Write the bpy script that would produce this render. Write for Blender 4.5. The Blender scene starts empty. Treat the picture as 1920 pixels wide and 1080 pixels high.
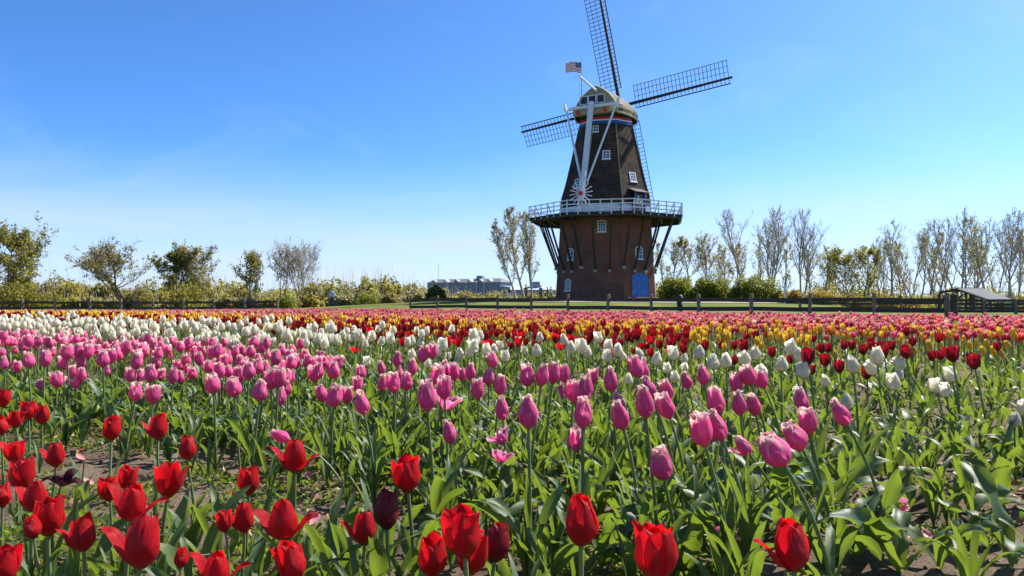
import bpy, bmesh, math, random
import numpy as np
from mathutils import Vector, Matrix, Euler

random.seed(11)
rng = np.random.default_rng(11)
SC = bpy.context.scene
COL = SC.collection
R = math.radians

# ------------------------------------------------------------------ camera
CAMH, FPX, HOR = 0.72, 1400.0, 560.0      # eye height, focal length in px of a 1920 px wide frame, horizon row
cam_d = bpy.data.cameras.new('camera'); cam = bpy.data.objects.new('camera', cam_d); COL.objects.link(cam)
cam_d.sensor_width = 36.0; cam_d.lens = 36.0 * FPX / 1920.0
cam_d.shift_y = (HOR - 540.0) / 1920.0
cam_d.clip_start = 0.05; cam_d.clip_end = 6000
cam.location = (0, 0, CAMH); cam.rotation_euler = (R(90), 0, 0)
SC.camera = cam

# ------------------------------------------------------------------ sky and sun
SUN_AZ, SUN_EL = R(57), R(47)             # azimuth to the east of the view axis (+Y)
world = bpy.data.worlds.new('World'); SC.world = world; world.use_nodes = True
wn, wl = world.node_tree.nodes, world.node_tree.links
wn.clear()
w_out = wn.new('ShaderNodeOutputWorld'); w_bg = wn.new('ShaderNodeBackground')
sky = wn.new('ShaderNodeTexSky'); sky.sky_type = 'NISHITA'; sky.sun_disc = False
sky.sun_elevation = SUN_EL; sky.sun_rotation = SUN_AZ
sky.altitude = 200; sky.air_density = 0.5; sky.dust_density = 0.7; sky.ozone_density = 8.0
w_bg.inputs['Strength'].default_value = 0.137
tc = wn.new('ShaderNodeTexCoord'); mp = wn.new('ShaderNodeMapping'); mp.inputs['Scale'].default_value = (1.6, 1.6, 15)
nz = wn.new('ShaderNodeTexNoise'); nz.inputs['Scale'].default_value = 1.5; nz.inputs['Detail'].default_value = 7; nz.inputs['Roughness'].default_value = 0.55
cr = wn.new('ShaderNodeMapRange'); cr.inputs['From Min'].default_value = 0.40; cr.inputs['From Max'].default_value = 0.72; cr.inputs['To Min'].default_value = 0.62; cr.inputs['To Max'].default_value = 1.0
sp = wn.new('ShaderNodeSeparateXYZ')
er = wn.new('ShaderNodeMapRange'); er.interpolation_type = 'SMOOTHSTEP'
er.inputs['From Min'].default_value = 0.20; er.inputs['From Max'].default_value = 0.03; er.inputs['To Min'].default_value = 0.0; er.inputs['To Max'].default_value = 0.97
ml = wn.new('ShaderNodeMath'); ml.operation = 'MULTIPLY'
mx = wn.new('ShaderNodeMix'); mx.data_type = 'RGBA'; mx.inputs['B'].default_value = (2.75, 3.05, 3.5, 1)
hsv = wn.new('ShaderNodeHueSaturation'); hsv.inputs['Saturation'].default_value = 1.08
wl.new(tc.outputs['Generated'], mp.inputs['Vector']); wl.new(mp.outputs['Vector'], nz.inputs['Vector'])
wl.new(nz.outputs['Fac'], cr.inputs['Value']); wl.new(tc.outputs['Generated'], sp.inputs['Vector'])
wl.new(sp.outputs['Z'], er.inputs['Value']); wl.new(cr.outputs['Result'], ml.inputs[0]); wl.new(er.outputs['Result'], ml.inputs[1])
wl.new(sky.outputs['Color'], hsv.inputs['Color'])
tint = wn.new('ShaderNodeMix'); tint.data_type = 'RGBA'; tint.blend_type = 'MULTIPLY'; tint.inputs['Factor'].default_value = 1.0; tint.inputs['B'].default_value = (0.80, 0.975, 1.01, 1)
wl.new(hsv.outputs['Color'], tint.inputs['A'])
mp2 = wn.new('ShaderNodeMapping'); mp2.inputs['Scale'].default_value = (2.2, 1.2, 5.0); mp2.inputs['Rotation'].default_value = (0, 0.5, 0.3)
nz2 = wn.new('ShaderNodeTexNoise'); nz2.inputs['Scale'].default_value = 2.2; nz2.inputs['Detail'].default_value = 9; nz2.inputs['Roughness'].default_value = 0.62; nz2.inputs['Distortion'].default_value = 0.8
ws = wn.new('ShaderNodeMapRange'); ws.inputs['From Min'].default_value = 0.50; ws.inputs['From Max'].default_value = 0.82; ws.inputs['To Max'].default_value = 0.12
wl.new(tc.outputs['Generated'], mp2.inputs['Vector']); wl.new(mp2.outputs['Vector'], nz2.inputs['Vector']); wl.new(nz2.outputs['Fac'], ws.inputs['Value'])
wisp = wn.new('ShaderNodeMix'); wisp.data_type = 'RGBA'; wisp.inputs['B'].default_value = (3.2, 3.5, 3.9, 1)
wl.new(ws.outputs['Result'], wisp.inputs['Factor']); wl.new(tint.outputs['Result'], wisp.inputs['A'])
wl.new(wisp.outputs['Result'], mx.inputs['A']); wl.new(ml.outputs['Value'], mx.inputs['Factor'])
wl.new(mx.outputs['Result'], w_bg.inputs['Color']); wl.new(w_bg.outputs['Background'], w_out.inputs['Surface'])

sun_d = bpy.data.lights.new('sun', 'SUN'); sun_d.energy = 4.9; sun_d.angle = R(0.53); sun_d.color = (1.0, 0.95, 0.86)
sun = bpy.data.objects.new('sun', sun_d); COL.objects.link(sun)
sdir = Vector((math.sin(SUN_AZ) * math.cos(SUN_EL), math.cos(SUN_AZ) * math.cos(SUN_EL), math.sin(SUN_EL)))
sun.rotation_euler = sdir.to_track_quat('Z', 'Y').to_euler(); sun.location = (40, 30, 60)

vs = SC.view_settings
SC.display_settings.display_device = 'sRGB'
vs.view_transform = 'Standard'; vs.look = 'None'; vs.exposure = 1.05; vs.gamma = 1.0; vs.use_curve_mapping = False
SC.render.engine = 'CYCLES'
SC.cycles.max_bounces = 8; SC.cycles.transparent_max_bounces = 8; SC.cycles.use_denoising = True

# ------------------------------------------------------------------ helpers
def sstep(a, b, x):
    t = np.clip((np.asarray(x, float) - a) / (b - a), 0, 1)
    return t * t * (3 - 2 * t)

MILL = (9.86, 78.0)
def ground_h(x, y):
    x = np.asarray(x, float); y = np.asarray(y, float)
    h = -0.34 * sstep(1, 24, -x) * sstep(14, 40, y)
    d = np.hypot((x - MILL[0]) / 1.25, y - MILL[1])
    h = h + (0.55 - h) * sstep(30, 9, d) * sstep(42, 62, y)
    h = h - 1.5 * sstep(24, 44, x) * sstep(44, 66, y)
    h = h - 0.6 * sstep(95, 130, y)
    return h
def gh(x, y): return float(ground_h(x, y))

def at(px, py, z):
    """the point seen at a pixel of the 1920 x 1080 photograph at depth z"""
    return Vector(((px - 960.0) / FPX * z, z, CAMH - (py - HOR) / FPX * z))
def onground(px, z):
    x = (px - 960.0) / FPX * z
    return Vector((x, z, gh(x, z)))

def tag(o, label=None, cat=None, group=None, kind=None):
    if label: o['label'] = label
    if cat: o['category'] = cat
    if group: o['group'] = group
    if kind: o['kind'] = kind
    return o
def empty(name, loc=(0, 0, 0), rz=0.0, label=None, cat=None, group=None):
    o = bpy.data.objects.new(name, None); COL.objects.link(o); o.location = loc; o.rotation_euler = (0, 0, rz)
    o.empty_display_size = 0.1
    return tag(o, label, cat, group)
def link(name, me, parent=None, mw=None):
    o = bpy.data.objects.new(name, me); COL.objects.link(o)
    if parent is not None: o.parent = parent
    if mw is not None: o.matrix_local = mw
    return o

def np_mesh(name, V, F, mats, mi=None, smooth=True, fattr=None, cattr=None):
    """mesh from numpy quads (m,4) or tris (m,3)"""
    V = np.ascontiguousarray(V, dtype=np.float32); F = np.ascontiguousarray(F, dtype=np.int32)
    me = bpy.data.meshes.new(name); n = F.shape[1]; m = F.shape[0]
    me.vertices.add(len(V)); me.vertices.foreach_set('co', V.ravel())
    me.loops.add(m * n); me.loops.foreach_set('vertex_index', F.ravel())
    me.polygons.add(m); me.polygons.foreach_set('loop_start', np.arange(0, m * n, n, dtype=np.int32))
    try: me.polygons.foreach_set('loop_total', np.full(m, n, dtype=np.int32))
    except Exception: pass
    if mi is not None: me.polygons.foreach_set('material_index', np.ascontiguousarray(mi, dtype=np.int32))
    me.polygons.foreach_set('use_smooth', np.full(m, smooth, dtype=bool))
    me.update(calc_edges=True)
    for k, a in (fattr or {}).items():
        at_ = me.attributes.new(k, 'FLOAT', 'POINT'); at_.data.foreach_set('value', np.ascontiguousarray(a, dtype=np.float32).ravel())
    for k, a in (cattr or {}).items():
        at_ = me.attributes.new(k, 'FLOAT_COLOR', 'POINT'); at_.data.foreach_set('color', np.ascontiguousarray(a, dtype=np.float32).ravel())
    for m_ in (mats if isinstance(mats, (list, tuple)) else [mats]): me.materials.append(m_)
    return me

class MB:
    """collects boxes, beams, tubes and polygons into one mesh"""
    def __init__(s): s.v = []; s.f = []; s.m = []; s.uv = {}
    def poly(s, pts, m=0, uv=None):
        b = len(s.v); s.v += [tuple(p) for p in pts]; s.f.append(tuple(range(b, b + len(pts)))); s.m.append(m)
        if uv: s.uv[len(s.f) - 1] = uv
    def hexa(s, c, m=0):
        b = len(s.v); s.v += [tuple(p) for p in c]
        for q in ((0, 3, 2, 1), (4, 5, 6, 7), (0, 1, 5, 4), (1, 2, 6, 5), (2, 3, 7, 6), (3, 0, 4, 7)):
            s.f.append(tuple(b + i for i in q)); s.m.append(m)
    def box(s, c, sz, m=0, mat=None):
        x, y, z = (d / 2 for d in sz); c = Vector(c)
        pts = [Vector(p) for p in ((-x, -y, -z), (x, -y, -z), (x, y, -z), (-x, y, -z), (-x, -y, z), (x, -y, z), (x, y, z), (-x, y, z))]
        if mat is not None: pts = [mat @ p for p in pts]
        s.hexa([c + p for p in pts], m)
    def beam(s, p0, p1, w, h, up=(0, 0, 1), m=0, taper=1.0):
        p0, p1 = Vector(p0), Vector(p1); d = (p1 - p0).normalized(); up = Vector(up)
        if abs(d.dot(up)) > 0.97: up = Vector((0, 1, 0)) if abs(d.y) < 0.9 else Vector((1, 0, 0))
        sx = d.cross(up).normalized(); sy = sx.cross(d).normalized()
        c = []
        for p, k in ((p0, 1.0), (p1, taper)):
            for a, b in ((-1, -1), (1, -1), (1, 1), (-1, 1)): c.append(p + sx * a * w / 2 * k + sy * b * h / 2 * k)
        s.hexa(c, m)
    def tube(s, pts, rad, n=6, m=0, cap=True):
        pts = [Vector(p) for p in pts]; b0 = len(s.v); k = len(pts)
        t0 = (pts[1] - pts[0]).normalized(); a = t0.orthogonal().normalized()
        for i, p in enumerate(pts):
            t = (pts[min(i + 1, k - 1)] - pts[max(i - 1, 0)]).normalized()
            a = (a - t * a.dot(t)); a = a.normalized() if a.length > 1e-6 else t.orthogonal().normalized()
            bb = t.cross(a)
            r = rad[i] if hasattr(rad, '__len__') else rad
            for j in range(n):
                q = 2 * math.pi * j / n; s.v.append(tuple(p + a * math.cos(q) * r + bb * math.sin(q) * r))
        for i in range(k - 1):
            for j in range(n):
                s.f.append((b0 + i * n + j, b0 + i * n + (j + 1) % n, b0 + (i + 1) * n + (j + 1) % n, b0 + (i + 1) * n + j)); s.m.append(m)
        if cap:
            s.f.append(tuple(b0 + j for j in reversed(range(n)))); s.m.append(m)
            s.f.append(tuple(b0 + (k - 1) * n + j for j in range(n))); s.m.append(m)
    def extrude(s, outer, depth, m=0, inner=None):
        """outer: points of a planar polygon; depth: vector; inner: same-count hole"""
        d = Vector(depth); o0 = [Vector(p) for p in outer]; n = len(o0)
        b = len(s.v)
        if inner is None:
            s.v += [tuple(p) for p in o0] + [tuple(p + d) for p in o0]
            s.f.append(tuple(b + n + i for i in range(n))); s.m.append(m)
            s.f.append(tuple(b + i for i in reversed(range(n)))); s.m.append(m)
            for i in range(n):
                j = (i + 1) % n; s.f.append((b + i, b + j, b + n + j, b + n + i)); s.m.append(m)
        else:
            i0 = [Vector(p) for p in inner]
            s.v += [tuple(p) for p in o0] + [tuple(p + d) for p in o0] + [tuple(p) for p in i0] + [tuple(p + d) for p in i0]
            for i in range(n):
                j = (i + 1) % n
                for q in ((b + i, b + j, b + n + j, b + n + i), (b + n + i, b + n + j, b + 3 * n + j, b + 3 * n + i),
                          (b + 3 * n + i, b + 3 * n + j, b + 2 * n + j, b + 2 * n + i), (b + 2 * n + i, b + 2 * n + j, b + j, b + i)):
                    s.f.append(q); s.m.append(m)
    def mesh(s, name, mats, smooth=False):
        me = bpy.data.meshes.new(name); me.from_pydata(s.v, [], s.f)
        for x in (mats if isinstance(mats, (list, tuple)) else [mats]): me.materials.append(x)
        me.polygons.foreach_set('material_index', s.m)
        if s.uv:
            l = me.uv_layers.new(name='UVMap')
            for fi, uv in s.uv.items():
                p = me.polygons[fi]
                for k, li in enumerate(p.loop_indices): l.data[li].uv = uv[k]
        bm = bmesh.new(); bm.from_mesh(me); bmesh.ops.recalc_face_normals(bm, faces=bm.faces); bm.to_mesh(me); bm.free()
        if smooth: me.polygons.foreach_set('use_smooth', [True] * len(me.polygons))
        me.update()
        return me
    def build(s, name, mats, parent=None, smooth=False): return link(name, s.mesh(name, mats, smooth), parent)

# ------------------------------------------------------------------ materials
def newmat(name):
    m = bpy.data.materials.new(name); m.use_nodes = True; n, l = m.node_tree.nodes, m.node_tree.links; n.clear()
    o = n.new('ShaderNodeOutputMaterial'); p = n.new('ShaderNodeBsdfPrincipled'); l.new(p.outputs[0], o.inputs['Surface'])
    return m, n, l, o, p
def noise(n, l, vec, scale, detail=4, rough=0.55):
    t = n.new('ShaderNodeTexNoise'); t.inputs['Scale'].default_value = scale; t.inputs['Detail'].default_value = detail; t.inputs['Roughness'].default_value = rough
    if vec is not None: l.new(vec, t.inputs['Vector'])
    return t.outputs['Fac']
def ramp(n, l, fac, stops):
    r = n.new('ShaderNodeValToRGB'); e = r.color_ramp.elements
    while len(e) < len(stops): e.new(0.5)
    for i, (p, c) in enumerate(stops): e[i].position = p; e[i].color = (*c, 1)
    l.new(fac, r.inputs['Fac']); return r.outputs['Color']
def mixc(n, l, fac, a, b, mode='MIX'):
    x = n.new('ShaderNodeMix'); x.data_type = 'RGBA'; x.blend_type = mode
    for sock, v in (('Factor', fac), ('A', a), ('B', b)):
        if hasattr(v, 'links') or hasattr(v, 'is_linked'): l.new(v, x.inputs[sock])
        elif sock == 'Factor': x.inputs[sock].default_value = v
        else: x.inputs[sock].default_value = (*v, 1)
    return x.outputs['Result']
def bump(n, l, h, p, strength=0.3, dist=0.02):
    b = n.new('ShaderNodeBump'); b.inputs['Strength'].default_value = strength; b.inputs['Distance'].default_value = dist
    l.new(h, b.inputs['Height']); l.new(b.outputs['Normal'], p.inputs['Normal']); return b
def geo_pos(n): return n.new('ShaderNodeNewGeometry').outputs['Position']
def obj_co(n): return n.new('ShaderNodeTexCoord').outputs['Object']

def simple(name, c, rough=0.7, var=0.25, scale=6, bmp=0.15, metal=0.0, spec=0.4, stretch=None):
    m, n, l, o, p = newmat(name)
    v = obj_co(n)
    if stretch:
        mp_ = n.new('ShaderNodeMapping'); mp_.inputs['Scale'].default_value = stretch; l.new(v, mp_.inputs['Vector']); v = mp_.outputs['Vector']
    f = noise(n, l, v, scale, 6, 0.6)
    a = tuple(x * (1 - var) for x in c); b = tuple(min(1, x * (1 + var)) for x in c)
    l.new(ramp(n, l, f, [(0.3, a), (0.7, b)]), p.inputs['Base Color'])
    p.inputs['Roughness'].default_value = rough; p.inputs['Metallic'].default_value = metal; p.inputs['Specular IOR Level'].default_value = spec
    if bmp: bump(n, l, f, p, bmp, 0.02)
    return m

def petal_mat(name, col, edge, inner, amount=0.7, transl=0.45, rough=0.42, use_tint=False, edge_lo=0.55):
    """satin petal: fine veins along the petal, paler margin, light shining through"""
    m, n, l, o, p = newmat(name)
    a = n.new('ShaderNodeAttribute'); a.attribute_name = 'edge'
    t = n.new('ShaderNodeAttribute'); t.attribute_name = 'along'
    w = n.new('ShaderNodeAttribute'); w.attribute_name = 'across'
    base = col
    if use_tint:
        ti = n.new('ShaderNodeAttribute'); ti.attribute_name = 'tint'; base = ti.outputs['Color']
        edge_c = mixc(n, l, 0.45, base, edge)
    else: edge_c = edge
    mr = n.new('ShaderNodeMapRange'); mr.interpolation_type = 'SMOOTHSTEP'; mr.inputs['From Min'].default_value = edge_lo; mr.inputs['To Max'].default_value = amount
    cb = n.new('ShaderNodeCombineXYZ'); l.new(w.outputs['Fac'], cb.inputs[0]); l.new(t.outputs['Fac'], cb.inputs[1])
    mp_ = n.new('ShaderNodeMapping'); mp_.inputs['Scale'].default_value = (13, 1.3, 1); l.new(cb.outputs[0], mp_.inputs['Vector'])
    lo_ = n.new('ShaderNodeVectorMath'); lo_.operation = 'ADD'; oj = n.new('ShaderNodeObjectInfo'); l.new(mp_.outputs['Vector'], lo_.inputs[0]); l.new(oj.outputs['Location'], lo_.inputs[1]); mp_ = lo_
    f = noise(n, l, mp_.outputs['Vector'], 2.2, 5, 0.6)
    ad = n.new('ShaderNodeMath'); ad.operation = 'MULTIPLY_ADD'; ad.inputs[1].default_value = 0.35; l.new(f, ad.inputs[0]); 
    sb = n.new('ShaderNodeMath'); sb.operation = 'SUBTRACT'; sb.inputs[1].default_value = 0.17; l.new(a.outputs['Fac'], sb.inputs[0]); l.new(sb.outputs[0], ad.inputs[2])
    l.new(ad.outputs[0], mr.inputs['Value'])
    c1 = mixc(n, l, mr.outputs['Result'], base, edge_c)
    mb = n.new('ShaderNodeMapRange'); mb.inputs['From Min'].default_value = 0.16; mb.inputs['From Max'].default_value = 0.0; mb.inputs['To Max'].default_value = 0.8; l.new(t.outputs['Fac'], mb.inputs['Value'])
    c2 = mixc(n, l, mb.outputs['Result'], c1, inner)
    mv = n.new('ShaderNodeMapRange'); mv.inputs['From Min'].default_value = 0.3; mv.inputs['From Max'].default_value = 0.7; mv.inputs['To Min'].default_value = 0.68; mv.inputs['To Max'].default_value = 1.22; l.new(f, mv.inputs['Value'])
    oi = n.new('ShaderNodeObjectInfo')
    mo = n.new('ShaderNodeMapRange'); mo.inputs['To Min'].default_value = 0.86; mo.inputs['To Max'].default_value = 1.1; l.new(oi.outputs['Random'], mo.inputs['Value'])
    mm = n.new('ShaderNodeMath'); mm.operation = 'MULTIPLY'; l.new(mv.outputs[0], mm.inputs[0]); l.new(mo.outputs[0], mm.inputs[1])
    hs = n.new('ShaderNodeHueSaturation'); l.new(c2, hs.inputs['Color']); l.new(mm.outputs[0], hs.inputs['Value'])
    l.new(hs.outputs[0], p.inputs['Base Color']); p.inputs['Roughness'].default_value = rough; p.inputs['Specular IOR Level'].default_value = 0.35
    p.inputs['Sheen Weight'].default_value = 0.05
    bump(n, l, f, p, 0.9, 0.003)
    tr = n.new('ShaderNodeBsdfTranslucent'); l.new(hs.outputs[0], tr.inputs['Color'])
    ms = n.new('ShaderNodeMixShader'); ms.inputs[0].default_value = transl
    l.new(p.outputs[0], ms.inputs[1]); l.new(tr.outputs[0], ms.inputs[2]); l.new(ms.outputs[0], o.inputs['Surface'])
    return m

def leaf_mat(name, dark, light, transc, transl=0.4, rough=0.36, spec=0.5, use_tint=False, scale=9, tipdry=0.0):
    m, n, l, o, p = newmat(name)
    oi = n.new('ShaderNodeObjectInfo')
    if use_tint:
        ti = n.new('ShaderNodeAttribute'); ti.attribute_name = 'tint'; base = ti.outputs['Color']; tcol = mixc(n, l, 0.5, base, transc)
    else:
        f = noise(n, l, geo_pos(n), scale, 3)
        ad = n.new('ShaderNodeMath'); ad.operation = 'MULTIPLY_ADD'; ad.inputs[1].default_value = 0.6; l.new(oi.outputs['Random'], ad.inputs[0])
        sb = n.new('ShaderNodeMath'); sb.operation = 'SUBTRACT'; sb.inputs[1].default_value = 0.28; l.new(f, sb.inputs[0]); l.new(sb.outputs[0], ad.inputs[2])
        base = ramp(n, l, ad.outputs[0], [(0.15, dark), (0.85, light)]); tcol = transc
    if tipdry:
        t = n.new('ShaderNodeAttribute'); t.attribute_name = 'along'; w = n.new('ShaderNodeAttribute'); w.attribute_name = 'across'
        cb = n.new('ShaderNodeCombineXYZ'); l.new(w.outputs['Fac'], cb.inputs[0]); l.new(t.outputs['Fac'], cb.inputs[1])
        mp_ = n.new('ShaderNodeMapping'); mp_.inputs['Scale'].default_value = (16, 1.2, 1); l.new(cb.outputs[0], mp_.inputs['Vector'])
        g = noise(n, l, mp_.outputs['Vector'], 2.0, 4)
        mv = n.new('ShaderNodeMapRange'); mv.inputs['From Min'].default_value = 0.3; mv.inputs['From Max'].default_value = 0.7; mv.inputs['To Min'].default_value = 0.8; mv.inputs['To Max'].default_value = 1.18; l.new(g, mv.inputs['Value'])
        hs = n.new('ShaderNodeHueSaturation'); l.new(base, hs.inputs['Color']); l.new(mv.outputs[0], hs.inputs['Value']); base = hs.outputs[0]
        # dry straw tips on some leaves only
        pr = n.new('ShaderNodeMapRange'); pr.inputs['From Min'].default_value = 0.90; pr.inputs['From Max'].default_value = 1.0; l.new(t.outputs['Fac'], pr.inputs['Value'])
        gt = n.new('ShaderNodeMath'); gt.operation = 'GREATER_THAN'; gt.inputs[1].default_value = 1 - tipdry; l.new(oi.outputs['Random'], gt.inputs[0])
        mu = n.new('ShaderNodeMath'); mu.operation = 'MULTIPLY'; l.new(pr.outputs[0], mu.inputs[0]); l.new(gt.outputs[0], mu.inputs[1])
        base = mixc(n, l, mu.outputs[0], base, (0.45, 0.27, 0.09))
        bump(n, l, g, p, 0.3, 0.002)
    l.new(base, p.inputs['Base Color']); p.inputs['Roughness'].default_value = rough; p.inputs['Specular IOR Level'].default_value = spec
    tr = n.new('ShaderNodeBsdfTranslucent')
    if hasattr(tcol, 'is_linked'): l.new(tcol, tr.inputs['Color'])
    else: tr.inputs['Color'].default_value = (*tcol, 1)
    ms = n.new('ShaderNodeMixShader'); ms.inputs[0].default_value = transl
    l.new(p.outputs[0], ms.inputs[1]); l.new(tr.outputs[0], ms.inputs[2]); l.new(ms.outputs[0], o.inputs['Surface'])
    return m

def course_mat(name, cols, mortar, bw, rh, ms_, rough=0.85, bs=0.5, offset=0.5, big=None):
    """courses of bricks or shingles laid by UV in metres"""
    m, n, l, o, p = newmat(name)
    uv = n.new('ShaderNodeUVMap'); uv.uv_map = 'UVMap'
    b = n.new('ShaderNodeTexBrick'); b.offset = offset; l.new(uv.outputs[0], b.inputs['Vector'])
    b.inputs['Scale'].default_value = 1.0; b.inputs['Brick Width'].default_value = bw; b.inputs['Row Height'].default_value = rh; b.inputs['Mortar Size'].default_value = ms_
    b.inputs['Color1'].default_value = (*cols[0], 1); b.inputs['Color2'].default_value = (*cols[1], 1); b.inputs['Mortar'].default_value = (*mortar, 1)
    f = noise(n, l, uv.outputs[0], 0.55, 5, 0.6)
    g = noise(n, l, uv.outputs[0], 7.0, 4, 0.7)
    big = big or [(0.35, (0.7, 0.7, 0.72)), (0.65, (1.15, 1.08, 1.0))]
    c = mixc(n, l, 1.0, b.outputs['Color'], ramp(n, l, f, big), 'MULTIPLY')
    c = mixc(n, l, 1.0, c, ramp(n, l, g, [(0.3, (0.8, 0.8, 0.8)), (0.7, (1.15, 1.12, 1.1))]), 'MULTIPLY')
    l.new(c, p.inputs['Base Color']); p.inputs['Roughness'].default_value = rough; p.inputs['Specular IOR Level'].default_value = 0.2
    bump(n, l, b.outputs['Fac'], p, bs, -0.02)
    return m

M = {}
M['red'] = petal_mat('red_petal', (0.68, 0.006, 0.014), (0.78, 0.011, 0.014), (0.45, 0.16, 0.04), 0.5, 0.50, 0.34)
M['darkred'] = petal_mat('dark_red_petal', (0.30, 0.004, 0.014), (0.62, 0.010, 0.010), (0.12, 0.01, 0.01), 0.6, 0.42, 0.36)
M['maroon'] = petal_mat('maroon_petal', (0.20, 0.003, 0.012), (0.26, 0.006, 0.012), (0.10, 0.01, 0.01), 0.4, 0.30, 0.40)
M['wilted'] = petal_mat('wilted_petal', (0.05, 0.004, 0.010), (0.10, 0.008, 0.012), (0.03, 0.01, 0.01), 0.4, 0.2, 0.55)
M['pink'] = petal_mat('pink_petal', (0.95, 0.15, 0.42), (0.97, 0.72, 0.62), (0.88, 0.45, 0.42), 0.92, 0.52, 0.48, edge_lo=0.30)
M['white'] = petal_mat('white_petal', (0.92, 0.88, 0.72), (0.94, 0.91, 0.80), (0.55, 0.62, 0.30), 0.6, 0.60, 0.55)
M['yellow'] = petal_mat('yellow_petal', (0.88, 0.60, 0.03), (0.92, 0.70, 0.08), (0.70, 0.50, 0.05), 0.6, 0.42, 0.45)
M['mixed'] = petal_mat('mixed_petal', (0.7, 0.1, 0.2), (0.95, 0.76, 0.62), (0.75, 0.45, 0.25), 0.75, 0.46, 0.5, use_tint=True, edge_lo=0.42)
M['leaf'] = leaf_mat('tulip_leaf', (0.030, 0.070, 0.024), (0.085, 0.135, 0.038), (0.25, 0.35, 0.028), 0.35, 0.46, 0.45, tipdry=0.25)
M['stem'] = leaf_mat('tulip_stem', (0.11, 0.17, 0.055), (0.20, 0.25, 0.10), (0.25, 0.38, 0.06), 0.2, 0.45, 0.4)
M['weed'] = leaf_mat('weed_leaf', (0.05, 0.10, 0.01), (0.14, 0.20, 0.03), (0.30, 0.40, 0.03), 0.4, 0.5, 0.3, scale=5)
M['tree_leaf'] = leaf_mat('tree_leaf', (0, 0, 0), (0, 0, 0), (0.46, 0.42, 0.06), 0.52, 0.5, 0.3, use_tint=True)
M['bark'] = simple('grey_bark', (0.26, 0.215, 0.17), 0.9, 0.4, 3, 0.6, stretch=(4, 4, 0.6))
M['bark_pale'] = simple('pale_bark', (0.36, 0.31, 0.25), 0.9, 0.35, 3, 0.5, stretch=(4, 4, 0.6))
M['bark_dark'] = simple('dark_bark', (0.12, 0.095, 0.07), 0.95, 0.4, 3, 0.6, stretch=(4, 4, 0.6))
M['rail'] = simple('weathered_rail', (0.060, 0.045, 0.036), 0.85, 0.45, 7, 0.5, stretch=(0.6, 3, 3))
M['post'] = simple('weathered_post', (0.19, 0.14, 0.105), 0.85, 0.45, 7, 0.5, stretch=(3, 3, 0.6))
M['white_paint'] = simple('white_paint', (0.74, 0.75, 0.76), 0.5, 0.10, 3, 0.1)
M['greywhite'] = simple('bluish_white_paint', (0.60, 0.64, 0.70), 0.5, 0.12, 3, 0.1)
M['black_wood'] = simple('tarred_wood', (0.022, 0.020, 0.020), 0.6, 0.4, 5, 0.3)
M['dark_wood'] = simple('dark_wood', (0.05, 0.042, 0.036), 0.75, 0.4, 5, 0.3)
M['blue_paint'] = simple('blue_paint', (0.010, 0.115, 0.42), 0.42, 0.12, 4, 0.1, stretch=(6, 6, 0.5))
M['red_paint'] = simple('red_paint', (0.55, 0.02, 0.03), 0.45, 0.12, 4, 0.1)
M['navy_paint'] = simple('navy_paint', (0.02, 0.08, 0.26), 0.5, 0.12, 4, 0.1)
M['cream_paint'] = simple('cream_paint', (0.34, 0.30, 0.18), 0.55, 0.14, 4, 0.1)
M['stone'] = simple('grey_stone', (0.30, 0.28, 0.26), 0.9, 0.3, 8, 0.4)
M['glass'] = simple('window_glass', (0.035, 0.05, 0.08), 0.08, 0.3, 2, 0.0, spec=0.8)
M['dark_glass'] = simple('dark_opening', (0.012, 0.013, 0.016), 0.25, 0.2, 2, 0.0)
M['rope'] = simple('rope', (0.10, 0.10, 0.11), 0.9, 0.2, 4, 0.0)
M['brick'] = course_mat('red_brick', ((0.25, 0.085, 0.054), (0.155, 0.062, 0.046)), (0.19, 0.135, 0.11), 0.23, 0.075, 0.010, 0.9, 0.4)
M['shingle'] = course_mat('weathered_shingle', ((0.092, 0.068, 0.052), (0.050, 0.040, 0.036)), (0.012, 0.010, 0.010), 0.20, 0.26, 0.024, 0.9, 0.8,
                          big=[(0.32, (0.45, 0.46, 0.52)), (0.52, (1.0, 0.95, 0.9)), (0.66, (1.7, 1.2, 0.85))])
M['thatch'] = course_mat('cap_shingle', ((0.22, 0.205, 0.125), (0.15, 0.15, 0.10)), (0.06, 0.06, 0.045), 0.16, 0.14, 0.012, 0.8, 0.6)

# ------------------------------------------------------------------ ground
ROWK = 0.70                                # the flower rows run along y + ROWK * x = constant
def vrow(x, y): return y + ROWK * x
V_END = 24.0

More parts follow.
